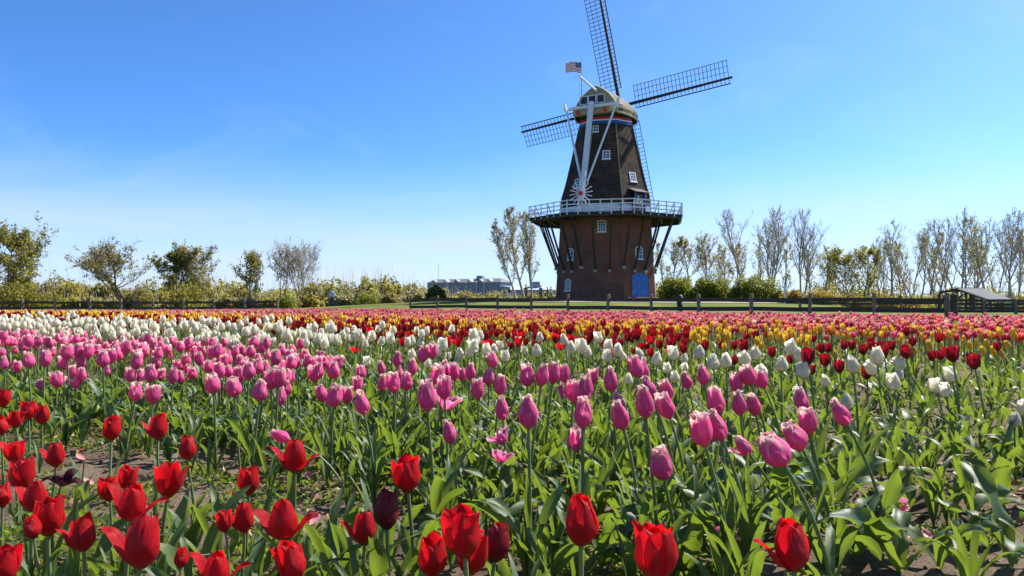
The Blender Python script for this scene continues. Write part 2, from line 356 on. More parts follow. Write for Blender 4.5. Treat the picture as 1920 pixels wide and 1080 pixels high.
def grass_mat():
    m, n, l, o, p = newmat('grass_ground'); g = geo_pos(n)
    f = noise(n, l, g, 0.25, 6); h = noise(n, l, g, 6.0, 6, 0.7)
    c = ramp(n, l, f, [(0.30, (0.075, 0.105, 0.018)), (0.5, (0.12, 0.15, 0.03)), (0.72, (0.19, 0.17, 0.055))])
    c = mixc(n, l, 1.0, c, ramp(n, l, h, [(0.3, (0.6, 0.65, 0.6)), (0.7, (1.25, 1.2, 1.1))]), 'MULTIPLY')
    l.new(c, p.inputs['Base Color']); p.inputs['Roughness'].default_value = 0.95; p.inputs['Specular IOR Level'].default_value = 0.1
    bump(n, l, h, p, 0.8, 0.06); return m
def soil_mat():
    m, n, l, o, p = newmat('sandy_soil'); g = geo_pos(n)
    f = noise(n, l, g, 2.2, 6); h = noise(n, l, g, 60.0, 6, 0.8); k = noise(n, l, g, 320.0, 2, 0.6)
    c = ramp(n, l, f, [(0.30, (0.13, 0.085, 0.058)), (0.5, (0.24, 0.17, 0.12)), (0.7, (0.34, 0.26, 0.19))])
    c = mixc(n, l, 1.0, c, ramp(n, l, h, [(0.3, (0.55, 0.55, 0.55)), (0.55, (1, 1, 1)), (0.75, (1.35, 1.3, 1.25))]), 'MULTIPLY')
    c = mixc(n, l, 1.0, c, ramp(n, l, k, [(0.35, (0.75, 0.75, 0.75)), (0.65, (1.2, 1.2, 1.2))]), 'MULTIPLY')
    gr = noise(n, l, g, 3.1, 5, 0.65)
    gm = n.new('ShaderNodeMapRange'); gm.inputs['From Min'].default_value = 0.56; gm.inputs['From Max'].default_value = 0.66; gm.inputs['To Max'].default_value = 0.55; l.new(gr, gm.inputs['Value'])
    c = mixc(n, l, gm.outputs[0], c, (0.10, 0.13, 0.025))
    l.new(c, p.inputs['Base Color']); p.inputs['Roughness'].default_value = 0.95; p.inputs['Specular IOR Level'].default_value = 0.15
    b = bump(n, l, h, p, 1.0, 0.03); return m
M['gable'] = simple('gable_boards', (0.24, 0.235, 0.165), 0.8, 0.2, 5, 0.3)
M['grass'] = grass_mat(); M['soil'] = soil_mat()
M['path'] = simple('pale_gravel', (0.28, 0.24, 0.185), 0.95, 0.25, 2.0, 0.3)

def sheet(name, xs, ys, hfun, mat, keep=None, dz=0.0):
    X, Y = np.meshgrid(xs, ys); Z = hfun(X, Y) + dz
    nx, ny = len(xs), len(ys); idx = np.arange(nx * ny).reshape(ny, nx)
    F = np.stack([idx[:-1, :-1], idx[:-1, 1:], idx[1:, 1:], idx[1:, :-1]], -1).reshape(-1, 4)
    V = np.stack([X, Y, Z], -1).reshape(-1, 3)
    if keep is not None:
        k = keep(V[F].mean(1)[:, 0], V[F].mean(1)[:, 1]); F = F[k]
        u, inv = np.unique(F, return_inverse=True); V = V[u]; F = inv.reshape(F.shape)
    return link(name, np_mesh(name, V, F, mat))
t = np.linspace(-1, 1, 100)
gx = np.sign(t) * (np.sinh(np.abs(t) * 6.2) / math.sinh(6.2)) * 3500
ty = np.linspace(0, 1, 170)
gy = -40 + np.concatenate([np.linspace(0, 160, 100), 160 + (np.sinh(np.linspace(0.05, 1, 40) * 6) / math.sinh(6)) * 4500])
gx = np.unique(np.concatenate([gx, np.linspace(-60, 70, 80)]))
tag(sheet('ground', gx, gy, ground_h, M['grass'], dz=-0.012), 'grassy ground with dry yellow patches beyond the tulips', None, kind='structure')

def vnoise(x, y, s, seed):
    r = np.random.default_rng(seed); G = r.random((64, 64))
    fx, fy = x / s, y / s; ix, iy = np.floor(fx).astype(int), np.floor(fy).astype(int); tx, ty_ = fx - ix, fy - iy
    tx = tx * tx * (3 - 2 * tx); ty_ = ty_ * ty_ * (3 - 2 * ty_)
    g = lambda a, b: G[(iy + b) % 64, (ix + a) % 64]
    return (g(0, 0) * (1 - tx) + g(1, 0) * tx) * (1 - ty_) + (g(0, 1) * (1 - tx) + g(1, 1) * tx) * ty_
def soil_h(x, y):
    k = sstep(9, 4, y)
    h = ground_h(x, y) + 0.012
    h = h + k * (0.040 * (vnoise(x, y, 0.35, 1) - 0.5) + 0.030 * (vnoise(x, y, 0.12, 2) - 0.5) + 0.022 * (vnoise(x, y, 0.05, 3) - 0.5))
    return np.maximum(h, ground_h(x, y) - 0.004)
# the tulip bed: finer where the soil is near enough to show its lumps
def soil_sheet():
    ys = np.concatenate([np.linspace(-6, 0.8, 12), np.exp(np.linspace(math.log(0.85), math.log(48), 330))])
    tt = np.linspace(-1, 1, 150)
    Y = np.repeat(ys[:, None], len(tt), 1); X = tt[None, :] * (np.maximum(Y, 1.2) * 0.95 + 1.0)
    Z = soil_h(X, Y); ny, nx = Y.shape; idx = np.arange(nx * ny).reshape(ny, nx)
    F = np.stack([idx[:-1, :-1], idx[:-1, 1:], idx[1:, 1:], idx[1:, :-1]], -1).reshape(-1, 4)
    V = np.stack([X, Y, Z], -1).reshape(-1, 3); c = V[F].mean(1)
    F = F[vrow(c[:, 0], c[:, 1]) < V_END + 0.5]; u, inv = np.unique(F, return_inverse=True)
    return link('soil_bed', np_mesh('soil_bed', V[u], inv.reshape(F.shape), M['soil']))
tag(soil_sheet(), 'bare sandy brown soil of the tulip field', None, kind='structure')

def ribbon(name, pts, w, mat, dz):
    P = [Vector(p) for p in pts]; dense = []
    for a, b in zip(P[:-1], P[1:]):
        for k in range(12): dense.append(a.lerp(b, k / 12))
    dense.append(P[-1]); V = []; F = []
    for i, p in enumerate(dense):
        d = (dense[min(i + 1, len(dense) - 1)] - dense[max(i - 1, 0)]); s_ = Vector((-d.y, d.x)).normalized()
        ww = w * (0.9 + 0.2 * random.random())
        for j in range(5):
            q = Vector((p.x, p.y)) + s_ * ww * (j / 4 - 0.5); V.append((q.x, q.y, gh(q.x, q.y) + dz))
    for i in range(len(dense) - 1):
        for j in range(4): F.append((i * 5 + j, i * 5 + j + 1, i * 5 + 6 + j, i * 5 + 5 + j))
    return link(name, np_mesh(name, np.array(V), np.array(F), mat))
tag(ribbon('gravel_path', [(-9, 88), (-5, 74), (1, 66), (8, 63), (15, 62.5), (23, 64), (30, 70)], 2.6, M['path'], 0.02), 'pale gravel path curving in front of the windmill', None, kind='structure')

# ------------------------------------------------------------------ windmill
mill = empty('windmill', (MILL[0], MILL[1], gh(*MILL)), 0, 'tall octagonal brick and shingle windmill with white gallery and lattice sails', 'windmill')
PHI0 = R(11.0)
def corner(k, rad, h):
    a = PHI0 + k * math.pi / 4
    return Vector((rad * math.sin(a), -rad * math.cos(a), h))
def octa(mb, prof, m=0, k0=0, k1=8):
    """lofted octagonal shell with UVs in metres"""
    for k in range(k0, k1):
        for (h0, r0), (h1, r1) in zip(prof[:-1], prof[1:]):
            a, b, c, d = corner(k, r0, h0), corner(k + 1, r0, h0), corner(k + 1, r1, h1), corner(k, r1, h1)
            w0, w1 = (b - a).length / 2, (c - d).length / 2; o = k * 7.31
            mb.poly([a, b, c, d], m, [(o - w0, h0), (o + w0, h0), (o + w1, h1), (o - w1, h1)])
BASE = [(-0.6, 5.50), (0.35, 5.46), (8.3, 4.95)]
mb = MB(); octa(mb, BASE); mb.build('brick_base', M['brick'], mill)
mb = MB(); octa(mb, [(-0.6, 5.62), (0.28, 5.58), (0.34, 5.44)]); mb.build('plinth', M['brick'], mill)
SMOCK = [(8.42, 5.06), (9.4, 5.0), (10.4, 4.84), (11.4, 4.52), (12.4, 4.25), (14.6, 3.72), (16.85, 3.18), (18.0, 2.92), (18.95, 2.72)]
def prof_r(prof, h): return float(np.interp(h, [p[0] for p in prof], [p[1] for p in prof]))
mb = MB(); octa(mb, SMOCK); mb.build('shingled_smock', M['shingle'], mill)
mb = MB(); octa(mb, [(8.44, 5.12), (9.45, 5.05), (9.46, 4.90)]); sk = mb.build('white_skirting', M['white_paint'], mill)
for nm, h0, h1, mt in (('blue_band', 17.86, 18.18, 'navy_paint'), ('white_band', 18.18, 18.30, 'white_paint'), ('red_band', 18.30, 18.54, 'red_paint'), ('dark_band', 18.54, 19.05, 'dark_wood')):
    mb = MB(); e = 0.05
    octa(mb, [(h0, prof_r(SMOCK, h0)), (h0 + 0.004, prof_r(SMOCK, h0) + e), (h1 - 0.004, prof_r(SMOCK, h1) + e), (h1, prof_r(SMOCK, h1) - 0.02)])
    mb.build(nm, M[mt], mill)
for k in range(8):                                       # white corner boards
    pts = [corner(k, r + 0.035, h) for h, r in SMOCK if 9.5 < h < 17.8] + [corner(k, prof_r(SMOCK, 17.7) + 0.035, 17.7)]
    mb = MB(); mb.tube(pts, 0.05, 4); mb.build('corner_board', M['cream_paint'], mill)

def frame_on(k, h, prof, u=0.0):
    """origin, across, up and outward vectors on face k (between corner k and k+1)"""
    a, b = corner(k, prof_r(prof, h), h), corner(k + 1, prof_r(prof, h), h)
    c, d = corner(k, prof_r(prof, h + 0.5), h + 0.5), corner(k + 1, prof_r(prof, h + 0.5), h + 0.5)
    x = (b - a).normalized(); up = ((c + d) / 2 - (a + b) / 2).normalized(); n = x.cross(up).normalized()
    return (a + b) / 2 + x * u, x, up, n
def arch_pts(w, h, rise, n=8):
    p = [(-w / 2, 0), (w / 2, 0), (w / 2, h - rise)]
    for i in range(1, n):
        a = i / n; p.append((w / 2 - w * a, h - rise + rise * math.sin(math.pi * a)))
    p.append((-w / 2, h - rise)); return p
def mill_window(k, h, prof, w, ht, rise, cols, rows, u=0.0, fw=0.10, proud=0.06, name='window'):
    o, x, up, n = frame_on(k, h, prof, u)
    P = lambda q, d=0.0: o + x * q[0] + up * q[1] + n * d
    outer = arch_pts(w, ht, rise); sx, sy = (w - 2 * fw) / w, (ht - 2 * fw) / ht
    inner = [(a * sx, fw + b * sy) for a, b in outer]
    mb = MB(); mb.extrude([P(q, -0.05) for q in outer], n * (proud + 0.05), 0, [P(q, -0.05) for q in inner])
    for i in range(1, cols):
        xx = -w / 2 + fw + (w - 2 * fw) * i / cols; mb.beam(P((xx, fw), 0.03), P((xx, ht - fw - rise * 0.1), 0.03), 0.045, 0.04, n)
    for j in range(1, rows):
        yy = fw + (ht - 2 * fw) * j / rows; mb.beam(P((-w / 2 + fw, yy), 0.028), P((w / 2 - fw, yy), 0.028), 0.045, 0.04, n)
    mb.beam(P((-w / 2 - 0.06, -0.04), 0.05), P((w / 2 + 0.06, -0.04), 0.05), 0.10, 0.08, n)
    f = mb.build(name, M['greywhite'], mill)
    g = MB(); g.poly([P(q, 0.012) for q in inner]); g.build('pane', M['glass'], f)
    return f
# face 7 lies between the corners at -34 and 11 degrees, face 0 at 11..56, face 6 at -79..-34
mill_window(7, 6.75, BASE, 0.85, 1.15, 0.08, 3, 4, -0.1)
mill_window(6, 4.05, BASE, 0.95, 1.25, 0.25, 2, 3, 0.1)
mill_window(0, 4.10, BASE, 1.00, 1.30, 0.25, 2, 3, 0.1)
mill_window(6, 0.95, BASE, 0.95, 1.25, 0.25, 2, 3, -0.1)
for k in (1, 2, 3, 4, 5): mill_window(k, 4.05, BASE, 0.95, 1.25, 0.25, 2, 3)
mill_window(7, 14.1, SMOCK, 0.78, 0.92, 0.0, 2, 3, 0.25)
mill_window(7, 17.0, SMOCK, 0.55, 0.65, 0.0, 2, 2, -0.85, 0.07)
mill_window(0, 11.85, SMOCK, 0.85, 1.0, 0.0, 3, 3, 0.05)
mill_window(6, 11.3, SMOCK, 0.95, 1.05, 0.0, 2, 3, 0.3)
for k in (2, 4): mill_window(k, 12.0, SMOCK, 0.85, 1.0, 0.0, 3, 3)
# blue double door in an arched opening
o, x, up, n = frame_on(0, 0.02, BASE, 0.10)
P = lambda q, d=0.0: o + x * q[0] + up * q[1] + n * d
outer = arch_pts(2.35, 2.78, 0.30, 10); inner = [(a * 0.93, b * 0.965) for a, b in outer]
mb = MB(); mb.extrude([P(q, -0.08) for q in outer], n * 0.13, 0, [P(q, -0.08) for q in inner]); door = mb.build('door_surround', M['brick'], mill)
for sgn in (-1, 1):
    half = [(min(max(a * sgn, 0.008), 2) * sgn, b) for a, b in inner]
    half = [q for i, q in enumerate(half) if q != half[i - 1]]
    mb = MB(); mb.extrude([P(q, -0.05) for q in half], n * 0.07); leaf = mb.build('door_leaf', M['blue_paint'], mill)
    for hh in (0.55, 1.55, 2.2):
        mb = MB(); mb.beam(P((sgn * 0.12, hh), 0.03), P((sgn * 1.02, hh), 0.03), 0.10, 0.03, n); mb.build('door_batten', M['blue_paint'], leaf)
mb = MB(); mb.tube([P((-0.12, 1.25), 0.02), P((-0.12, 1.25), 0.09), P((-0.22, 1.25), 0.10)], 0.022, 6); mb.build('door_handle', M['white_paint'], leaf)
# small door with a pent roof on to the gallery
o, x, up, n = frame_on(0, 8.6, SMOCK, 0.05); up = Vector((0, 0, 1)); n = Vector((n.x, n.y, 0)).normalized()
P = lambda a, b, d=0.0: o + x * a + up * b + n * d
mb = MB(); mb.hexa([P(-0.7, 0, -0.3), P(0.7, 0, -0.3), P(0.7, 0, 0.30), P(-0.7, 0, 0.30), P(-0.7, 2.15, -0.6), P(0.7, 2.15, -0.6), P(0.7, 2.15, 0.30), P(-0.7, 2.15, 0.30)])
dh = mb.build('door_hood', M['shingle'], mill)
mb = MB(); mb.hexa([P(-0.9, 2.0, 0.75), P(0.9, 2.0, 0.75), P(0.9, 2.62, -0.75), P(-0.9, 2.62, -0.75), P(-0.9, 2.08, 0.78), P(0.9, 2.08, 0.78), P(0.9, 2.70, -0.75), P(-0.9, 2.70, -0.75)])
mb.build('hood_roof', M['dark_wood'], dh)
mb = MB(); mb.poly([P(-0.5, 0.05, 0.306), P(0.5, 0.05, 0.306), P(0.5, 1.95, 0.306), P(-0.5, 1.95, 0.306)]); mb.build('doorway', M['dark_glass'], dh)
for a in (-0.62, 0.62):
    mb = MB(); mb.beam(P(a, 0, 0.36), P(a, 2.02, 0.36), 0.14, 0.10, n); mb.build('door_post', M['blue_paint'], dh)

# gallery: floor boards, fascia, struts with stone corbels, railing
GR, GH = 8.2, 8.42
def gpt(k, f, rad, h):
    a, b = corner(k, rad, h), corner(k + 1, rad, h); return a.lerp(b, f)
for k in range(8):
    n_b = 17
    for i in range(n_b):
        f0, f1 = i / n_b + 0.004, (i + 1) / n_b - 0.004; rr = GR + 0.10 + random.uniform(-0.07, 0.09); dz = random.uniform(-0.012, 0.012)
        a, b, c, d = gpt(k, f0, 4.6, GH), gpt(k, f1, 4.6, GH), gpt(k, f1, rr, GH), gpt(k, f0, rr, GH); up = Vector((0, 0, 0.07)); z = Vector((0, 0, dz - 0.07))
        mb = MB(); mb.hexa([a + z, b + z, c + z, d + z, a + z + up, b + z + up, c + z + up, d + z + up]); mb.build('deck_plank', M['dark_wood'], mill)
    for rad, w, hh, zz in ((GR - 0.16, 0.16, 0.30, -0.235), (7.25, 0.22, 0.26, -0.22), (6.1, 0.16, 0.22, -0.20)):
        mb = MB(); mb.beam(corner(k, rad, GH + zz), corner(k + 1, rad, GH + zz), w, hh); mb.build('deck_beam', M['black_wood'], mill)
    for i in range(3):
        f = i / 3.0
        top = gpt(k, f, 7.28, 8.12); hb = 3.35 if i == 0 else 3.0
        rb = prof_r(BASE, hb); bot = gpt(k, f, rb + 0.16, hb)
        mb = MB(); mb.beam(bot, top, 0.155, 0.155); mb.build('strut', M['black_wood'], mill)
        inn = gpt(k, f, rb - 0.1, hb - 0.12); out = gpt(k, f, rb + 0.30, hb - 0.12)
        mb = MB(); mb.beam(inn, out, 0.30, 0.26); mb.build('corbel', M['stone'], mill)
        mb = MB(); mb.beam(gpt(k, f, 4.7, GH - 0.17), gpt(k, f, GR - 0.02, GH - 0.17), 0.15, 0.17); mb.build('joist', M['black_wood'], mill)
    for j, zz in enumerate((0.36, 0.74, 1.14)):
        mb = MB(); mb.beam(corner(k, GR, GH + zz), corner(k + 1, GR, GH + zz), 0.07, 0.10 if j < 2 else 0.09); mb.build('railing_bar', M['greywhite'], mill)
    for i in range(6):
        f = i / 6.0; b = gpt(k, f, GR + 0.062, GH - 0.25); t_ = gpt(k, f, GR + 0.062, GH + 1.20)
        mb = MB(); mb.beam(b, t_, 0.10, 0.10); mb.build('railing_post', M['greywhite'], mill)
        if i % 2 == 1:
            s0 = gpt(k, f, GR - 0.50, GH); s1 = gpt(k, f, GR - 0.05, GH + 0.98)
            mb = MB(); mb.beam(s0, s1, 0.07, 0.07); mb.build('railing_brace', M['greywhite'], mill)

# cap: boat shaped, turned so that the sails face away from the field
CA = R(28)
AX = Vector((math.sin(CA), math.cos(CA), 0)); PX = Vector((math.cos(CA), -math.sin(CA), 0)); UP = Vector((0, 0, 1))
def cp(s_, l_, h): return AX * s_ + PX * l_ + UP * h
CAPH = 18.98
secs = [(-2.95, 2.25, 2.62), (-2.3, 2.60, 2.70), (-1.2, 2.85, 2.72), (0.2, 2.98, 2.72), (1.6, 2.85, 2.62), (2.7, 2.35, 2.42), (3.3, 1.6, 2.15), (3.55, 0.9, 1.9)]
prof2 = [(1.0, -0.08), (1.03, 0.10), (0.975, 0.25), (0.86, 0.42), (0.62, 0.67), (0.33, 0.86), (0.12, 0.965), (0.0, 1.0)]
mb = MB(); rings = []
for s_, w_, h_ in secs:
    half = [cp(s_, w_ * a, CAPH + h_ * b) for a, b in prof2]; other = [cp(s_, -w_ * a, CAPH + h_ * b) for a, b in prof2[-2::-1]]
    rings.append(half + other)
for i in range(len(rings) - 1):
    for j in range(len(rings[0]) - 1):
        a, b, c, d = rings[i][j], rings[i][j + 1], rings[i + 1][j + 1], rings[i + 1][j]
        mb.poly([a, b, c, d], 0, [(secs[i][0], j * 0.55), (secs[i][0], j * 0.55 + 0.55), (secs[i + 1][0], j * 0.55 + 0.55), (secs[i + 1][0], j * 0.55)])
mb.poly(rings[-1], 0, [(p.x, p.z) for p in rings[-1]])
cap = mb.build('cap', M['thatch'], mill)
# eave roll, gable with windows
mb = MB()
ev = [r[0] for r in rings] + [r[-1] for r in reversed(rings)]
mb.tube(ev, 0.11, 6); mb.build('eave', M['gable'], cap)
mb = MB(); mb.extrude([p - AX * 0.02 for p in rings[0]], AX * 0.10); mb.build('gable', M['gable'], cap)
mb = MB(); mb.tube([p - AX * 0.06 for p in rings[0]], 0.10, 5); mb.build('barge_board', M['cream_paint'], cap)
for l0 in (-1.28, -0.38, 0.54):
    w_, b0, b1 = 0.84, CAPH + 0.90, CAPH + 1.76
    q = [cp(-3.05, l0 - w_ / 2, b0), cp(-3.05, l0 + w_ / 2, b0), cp(-3.05, l0 + w_ / 2, b1), cp(-3.05, l0 - w_ / 2, b1)]
    c_ = sum(q, Vector()) / 4; qi = [c_ + (p - c_) * 0.86 for p in q]
    mb = MB(); mb.extrude(q, AX * 0.12, 0, qi); wf = mb.build('cap_window', M['white_paint'], cap)
    mb = MB(); mb.poly([p + AX * 0.05 for p in qi]); mb.build('pane', M['dark_glass'], wf)
mb = MB(); mb.beam(cp(-3.2, -2.35, CAPH + 0.10), cp(-3.2, 2.1, CAPH + 0.10), 0.42, 0.52); mb.build('rear_beam', M['cream_paint'], cap)
for l0 in (-1.75, 1.15):
    mb = MB(); mb.tube([cp(-3.38, l0, CAPH + 0.05), cp(-3.56, l0, CAPH + 0.05)], 0.21, 12); mb.build('beam_end', M['red_paint'], cap)
# tail: cross beam, tail pole, braces, winding wheel
SP = -3.75; HB = 19.42
mb = MB(); mb.beam(cp(SP, -3.1, HB), cp(SP, 2.95, HB), 0.26, 0.28); mb.build('cross_beam', M['greywhite'], mill)
tp_top, tp_bot = cp(SP + 0.05, -0.05, 19.78), cp(-6.35, -0.05, 9.55)
mb = MB(); mb.beam(tp_bot - AX * 0.34, tp_top - AX * 0.34, 0.46, 0.34, AX); mb.build('tail_pole', M['greywhite'], mill)
jn = tp_bot.lerp(tp_top, 0.19)
for l0 in (-2.95, 2.8):
    mb = MB(); mb.beam(jn - AX * 0.05 + PX * (0.28 if l0 > 0 else -0.28), cp(SP - 0.22, l0, HB + 0.5), 0.17, 0.17); mb.build('tail_brace', M['greywhite'], mill)
wc = cp(-6.75, -0.05, 10.35)
mb = MB(); mb.tube([wc - AX * 0.16, wc + AX * 0.30], 0.22, 12); wh = mb.build('winding_wheel', M['red_paint'], mill)
for i in range(16):
    a = 2 * math.pi * i / 16 + 0.1; d = PX * math.cos(a) + UP * math.sin(a)
    mb = MB(); mb.beam(wc + d * 0.2, wc + d * 1.2, 0.075, 0.075, AX); mb.build('spoke', M['white_paint'], wh)
# brake pole and its ropes
b0, b1 = cp(-1.2, 0.35, 20.75), cp(-6.6, -0.25, 21.75)
mb = MB(); mb.beam(b0, b1, 0.19, 0.22, taper=0.7); bp = mb.build('brake_pole', M['greywhite'], mill)
for dx in (0.0, 0.28):
    mb = MB(); q = b0.lerp(b1, 0.99 - dx / 5); mb.tube([q, Vector((q.x, q.y, 9.3))], 0.014, 4); mb.build('brake_rope', M['rope'], bp)

# four lattice sails on the windshaft
TAU = R(12); hub = cp(4.1, 0, 21.15)
AXT = AX * math.cos(TAU) + UP * math.sin(TAU); WU = UP * math.cos(TAU) - AX * math.sin(TAU)
mb = MB(); mb.tube([hub - AXT * 2.6, hub + AXT * 0.55], 0.34, 10); mb.build('windshaft', M['dark_wood'], mill)
for kq in range(4):
    al = R(7.0) + kq * math.pi / 2
    d = PX * math.cos(al) + WU * math.sin(al); e0 = -PX * math.sin(al) + WU * math.cos(al)
    off = AXT * (0.16 if kq % 2 else -0.16)
    e = (e0 * math.cos(R(9)) + AXT * math.sin(R(9)))
    mb = MB(); mb.beam(hub + off, hub + off + d * 12.25, 0.34, 0.30, AXT, taper=0.62); st = mb.build('sail', M['black_wood'], mill)
    C0 = hub + off - AXT * 0.19
    for i in range(25):
        r_ = 1.95 + i * 0.415
        mb = MB(); mb.beam(C0 + d * r_ - e * 0.60, C0 + d * r_ + e * 1.80, 0.055, 0.055, AXT); mb.build('sail_bar', M['dark_wood'], st)
    for q, w_ in ((0.62, 0.045), (1.21, 0.045), (1.80, 0.06)):
        mb = MB(); mb.beam(C0 + d * 1.9 + e * q - AXT * 0.045, C0 + d * 11.97 + e * q - AXT * 0.045, w_, 0.05, AXT); mb.build('sail_lath', M['dark_wood'], st)
    mb = MB(); mb.beam(C0 + d * 1.9 - e * 0.60 - AXT * 0.05, C0 + d * 12.05 - e * 0.60 - AXT * 0.05, 0.11, 0.05, AXT); mb.build('leading_lath', M['rail'], st)

# flag on its pole beside the cap
fp = mill.location + cp(-1.0, -2.35, 19.6); TOP = at(1090, 113, fp.y).z
flag = empty('flag', fp, 0, 'small red white and blue star spangled flag on a pole above the mill cap', 'flag')
mb = MB(); mb.tube([(0, 0, 0), (0, 0, TOP - fp.z)], [0.05, 0.035], 8); mb.tube([(0, 0, TOP - fp.z - 0.02), (0, 0, TOP - fp.z + 0.1)], 0.06, 8); mb.build('flag_pole', M['greywhite'], flag)
FW, FH, FT = 1.78, 1.10, TOP - fp.z - 0.18
def fpt(u, v, d=0.0):      # u 0 at the hoist, v 0 at the top
    wv = 0.10 * u * math.sin(u * 8.5 + v * 1.4) ; sag = 0.16 * u * u + 0.05 * math.sin(u * 6 + 1)
    return (-0.07 - u * FW * 0.93, wv * 1.5 - 0.25 * u - d, FT - v * FH - sag * 0.8 + 0.12 * u * (v - 0.5))
M['cloth_red'] = simple('flag_red', (0.50, 0.006, 0.016), 0.8, 0.08, 4, 0.0); M['cloth_white'] = simple('flag_white', (0.80, 0.80, 0.80), 0.8, 0.06, 4, 0.0); M['cloth_blue'] = simple('flag_blue', (0.006, 0.014, 0.11), 0.8, 0.08, 4, 0.0)
NU = 24
for rr in range(13):
    mb = MB(); u0 = 9 if rr < 7 else 0
    for i in range(u0, NU):
        mb.poly([fpt(i / NU, rr / 13), fpt((i + 1) / NU, rr / 13), fpt((i + 1) / NU, (rr + 1) / 13), fpt(i / NU, (rr + 1) / 13)])
    mb.build('stripe', M['cloth_red' if rr % 2 == 0 else 'cloth_white'], flag, True)
mb = MB()
for rr in range(7):
    for i in range(9): mb.poly([fpt(i / NU, rr / 13), fpt((i + 1) / NU, rr / 13), fpt((i + 1) / NU, (rr + 1) / 13), fpt(i / NU, (rr + 1) / 13)])
canton = mb.build('canton', M['cloth_blue'], flag, True)
for rr in range(9):
    for cc in range(6 if rr % 2 == 0 else 5):
        u0 = (0.5 + cc + (0 if rr % 2 == 0 else 0.5)) / 6 * 0.375; v0 = (rr + 1) / 10 * 0.538
        mb = MB()
        for sgn in (0.008, -0.008):
            pts = []
            for q in range(10):
                a = math.pi * q / 5; rad = 0.030 if q % 2 == 0 else 0.012
                pts.append(fpt(u0 + rad * math.sin(a) / FW, v0 - rad * math.cos(a) / FH, sgn))
            mb.poly(pts)
        mb.build('star', M['cloth_white'], canton)

# ------------------------------------------------------------------ fences
def fence(name, label, posts, rails, ph, pw, extra=0.0, rail_w=0.06, rail_h=0.17, double=False, tops=None):
    """posts: ground points; every post and every rail is a part"""
    root = empty(name, posts[0], 0, label, 'fence'); o = posts[0]
    for i, p in enumerate(posts):
        hh = (tops[i] if tops else ph) * random.uniform(0.97, 1.03); w = pw * random.uniform(0.9, 1.12)
        a = p - o; lean = Vector((random.uniform(-.02, .02), random.uniform(-.02, .02), 0))
        mb = MB(); mb.tube([a - UP * 0.3, a + UP * hh * 0.5 + lean, a + UP * hh + lean * 2, a + UP * (hh + 0.02) + lean * 2], [w / 2, w / 2, w / 2 * 0.96, w / 2 * 0.7], 7); mb.build('post', M['post'], root)
    for a, b in zip(posts[:-1], posts[1:]):
        for rh in rails:
            j = lambda: UP * random.uniform(-0.03, 0.03)
            mb = MB(); d = (b - a).normalized()
            mb.beam(a - o + UP * rh + j() - d * 0.05, b - o + UP * rh + j() + d * 0.05, rail_w, rail_h * random.uniform(0.9, 1.1)); mb.build('rail', M['rail'], root)
    return root
A, B = Vector((-7.05, 52.0)), Vector((17.6, 30.2))
pp = []
for i in range(13):
    q = A.lerp(B, i / 12); pp.append(Vector((q.x, q.y, gh(q.x, q.y))))
fence('post_and_rail_fence', 'two-rail wooden fence running past the foot of the windmill', pp, (0.22, 0.66), 0.95, 0.19, rail_h=0.19)
pl = []
for px in (-76, -17, 42, 103, 168, 227, 287, 344, 401, 459, 520): pl.append(onground(px, 65.0 + (px - 240) * 0.004))
fence('post_and_rail_fence', 'two-rail wooden fence below the bushy trees, ending beside a green shrub', pl, (0.25, 0.72), 1.06, 0.22, rail_h=0.20)
pc = [onground(px, z) for px, z in ((1500, 47), (1590, 45.5), (1690, 44), (1772, 42.5))]
fence('plank_fence', 'dark close-planked fence behind the rail fence near the rust bushes', pc, (0.14, 0.42, 0.70), 0.90, 0.16, rail_h=0.12)
pc = [onground(px, z) for px, z in ((1782, 36.0), (1845, 35.6), (1905, 35.2), (1985, 34.8))]
fence('corral_fence', 'four-rail corral fence in front of the grey-roofed shelter', pc, (0.10, 0.28, 0.46, 0.63), 0.70, 0.15, rail_h=0.12)
gp = onground(1774, 30.0)
mb = MB(); mb.tube([(0, 0, -0.2), (0, 0, 0.45), (0.01, 0, 0.88), (0.01, 0, 0.92)], [0.15, 0.15, 0.145, 0.10], 9)
o = mb.build('gate_post', M['rail']); o.location = gp + Vector((0.22, -0.15, 0)); tag(o, 'thick dark gate post where the rail fence meets the corral', 'post')

# bin beside the fence
p = onground(1275, 42.0)
binr = empty('litter_bin', p, 0, 'black round litter bin with domed lid behind the fence post', 'bin')
mb = MB(); mb.tube([(0, 0, 0), (0, 0, 0.05), (0, 0, 0.62)], [0.15, 0.16, 0.18], 16); mb.build('body', M['black_wood'], binr, True)
mb = MB(); mb.tube([(0, 0, 0.62), (0, 0, 0.70), (0, 0, 0.84), (0, 0, 0.92), (0, 0, 0.95)], [0.20, 0.20, 0.17, 0.10, 0.02], 16); mb.build('lid', M['black_wood'], binr, True)

# pale forked post in the shrubs
p = onground(1471, 62)
ornament = empty('garden_post', p, 0, 'pale grey metal post with a forked top before the rust bush', 'post')
mb = MB(); mb.tube([(0, 0, -0.1), (0, 0, 1.6)], [0.07, 0.05], 8); mb.build('pole', M['greywhite'], ornament)
for sx, sz in ((-0.42, 0.5), (0.42, 0.45), (-0.2, 0.65), (0.22, 0.62)):
    mb = MB(); mb.tube([(0, 0, 1.3), (sx * 0.7, 0, 1.45), (sx, 0, 1.3 + sz)], [0.045, 0.04, 0.03], 6); mb.build('arm', M['greywhite'], ornament)

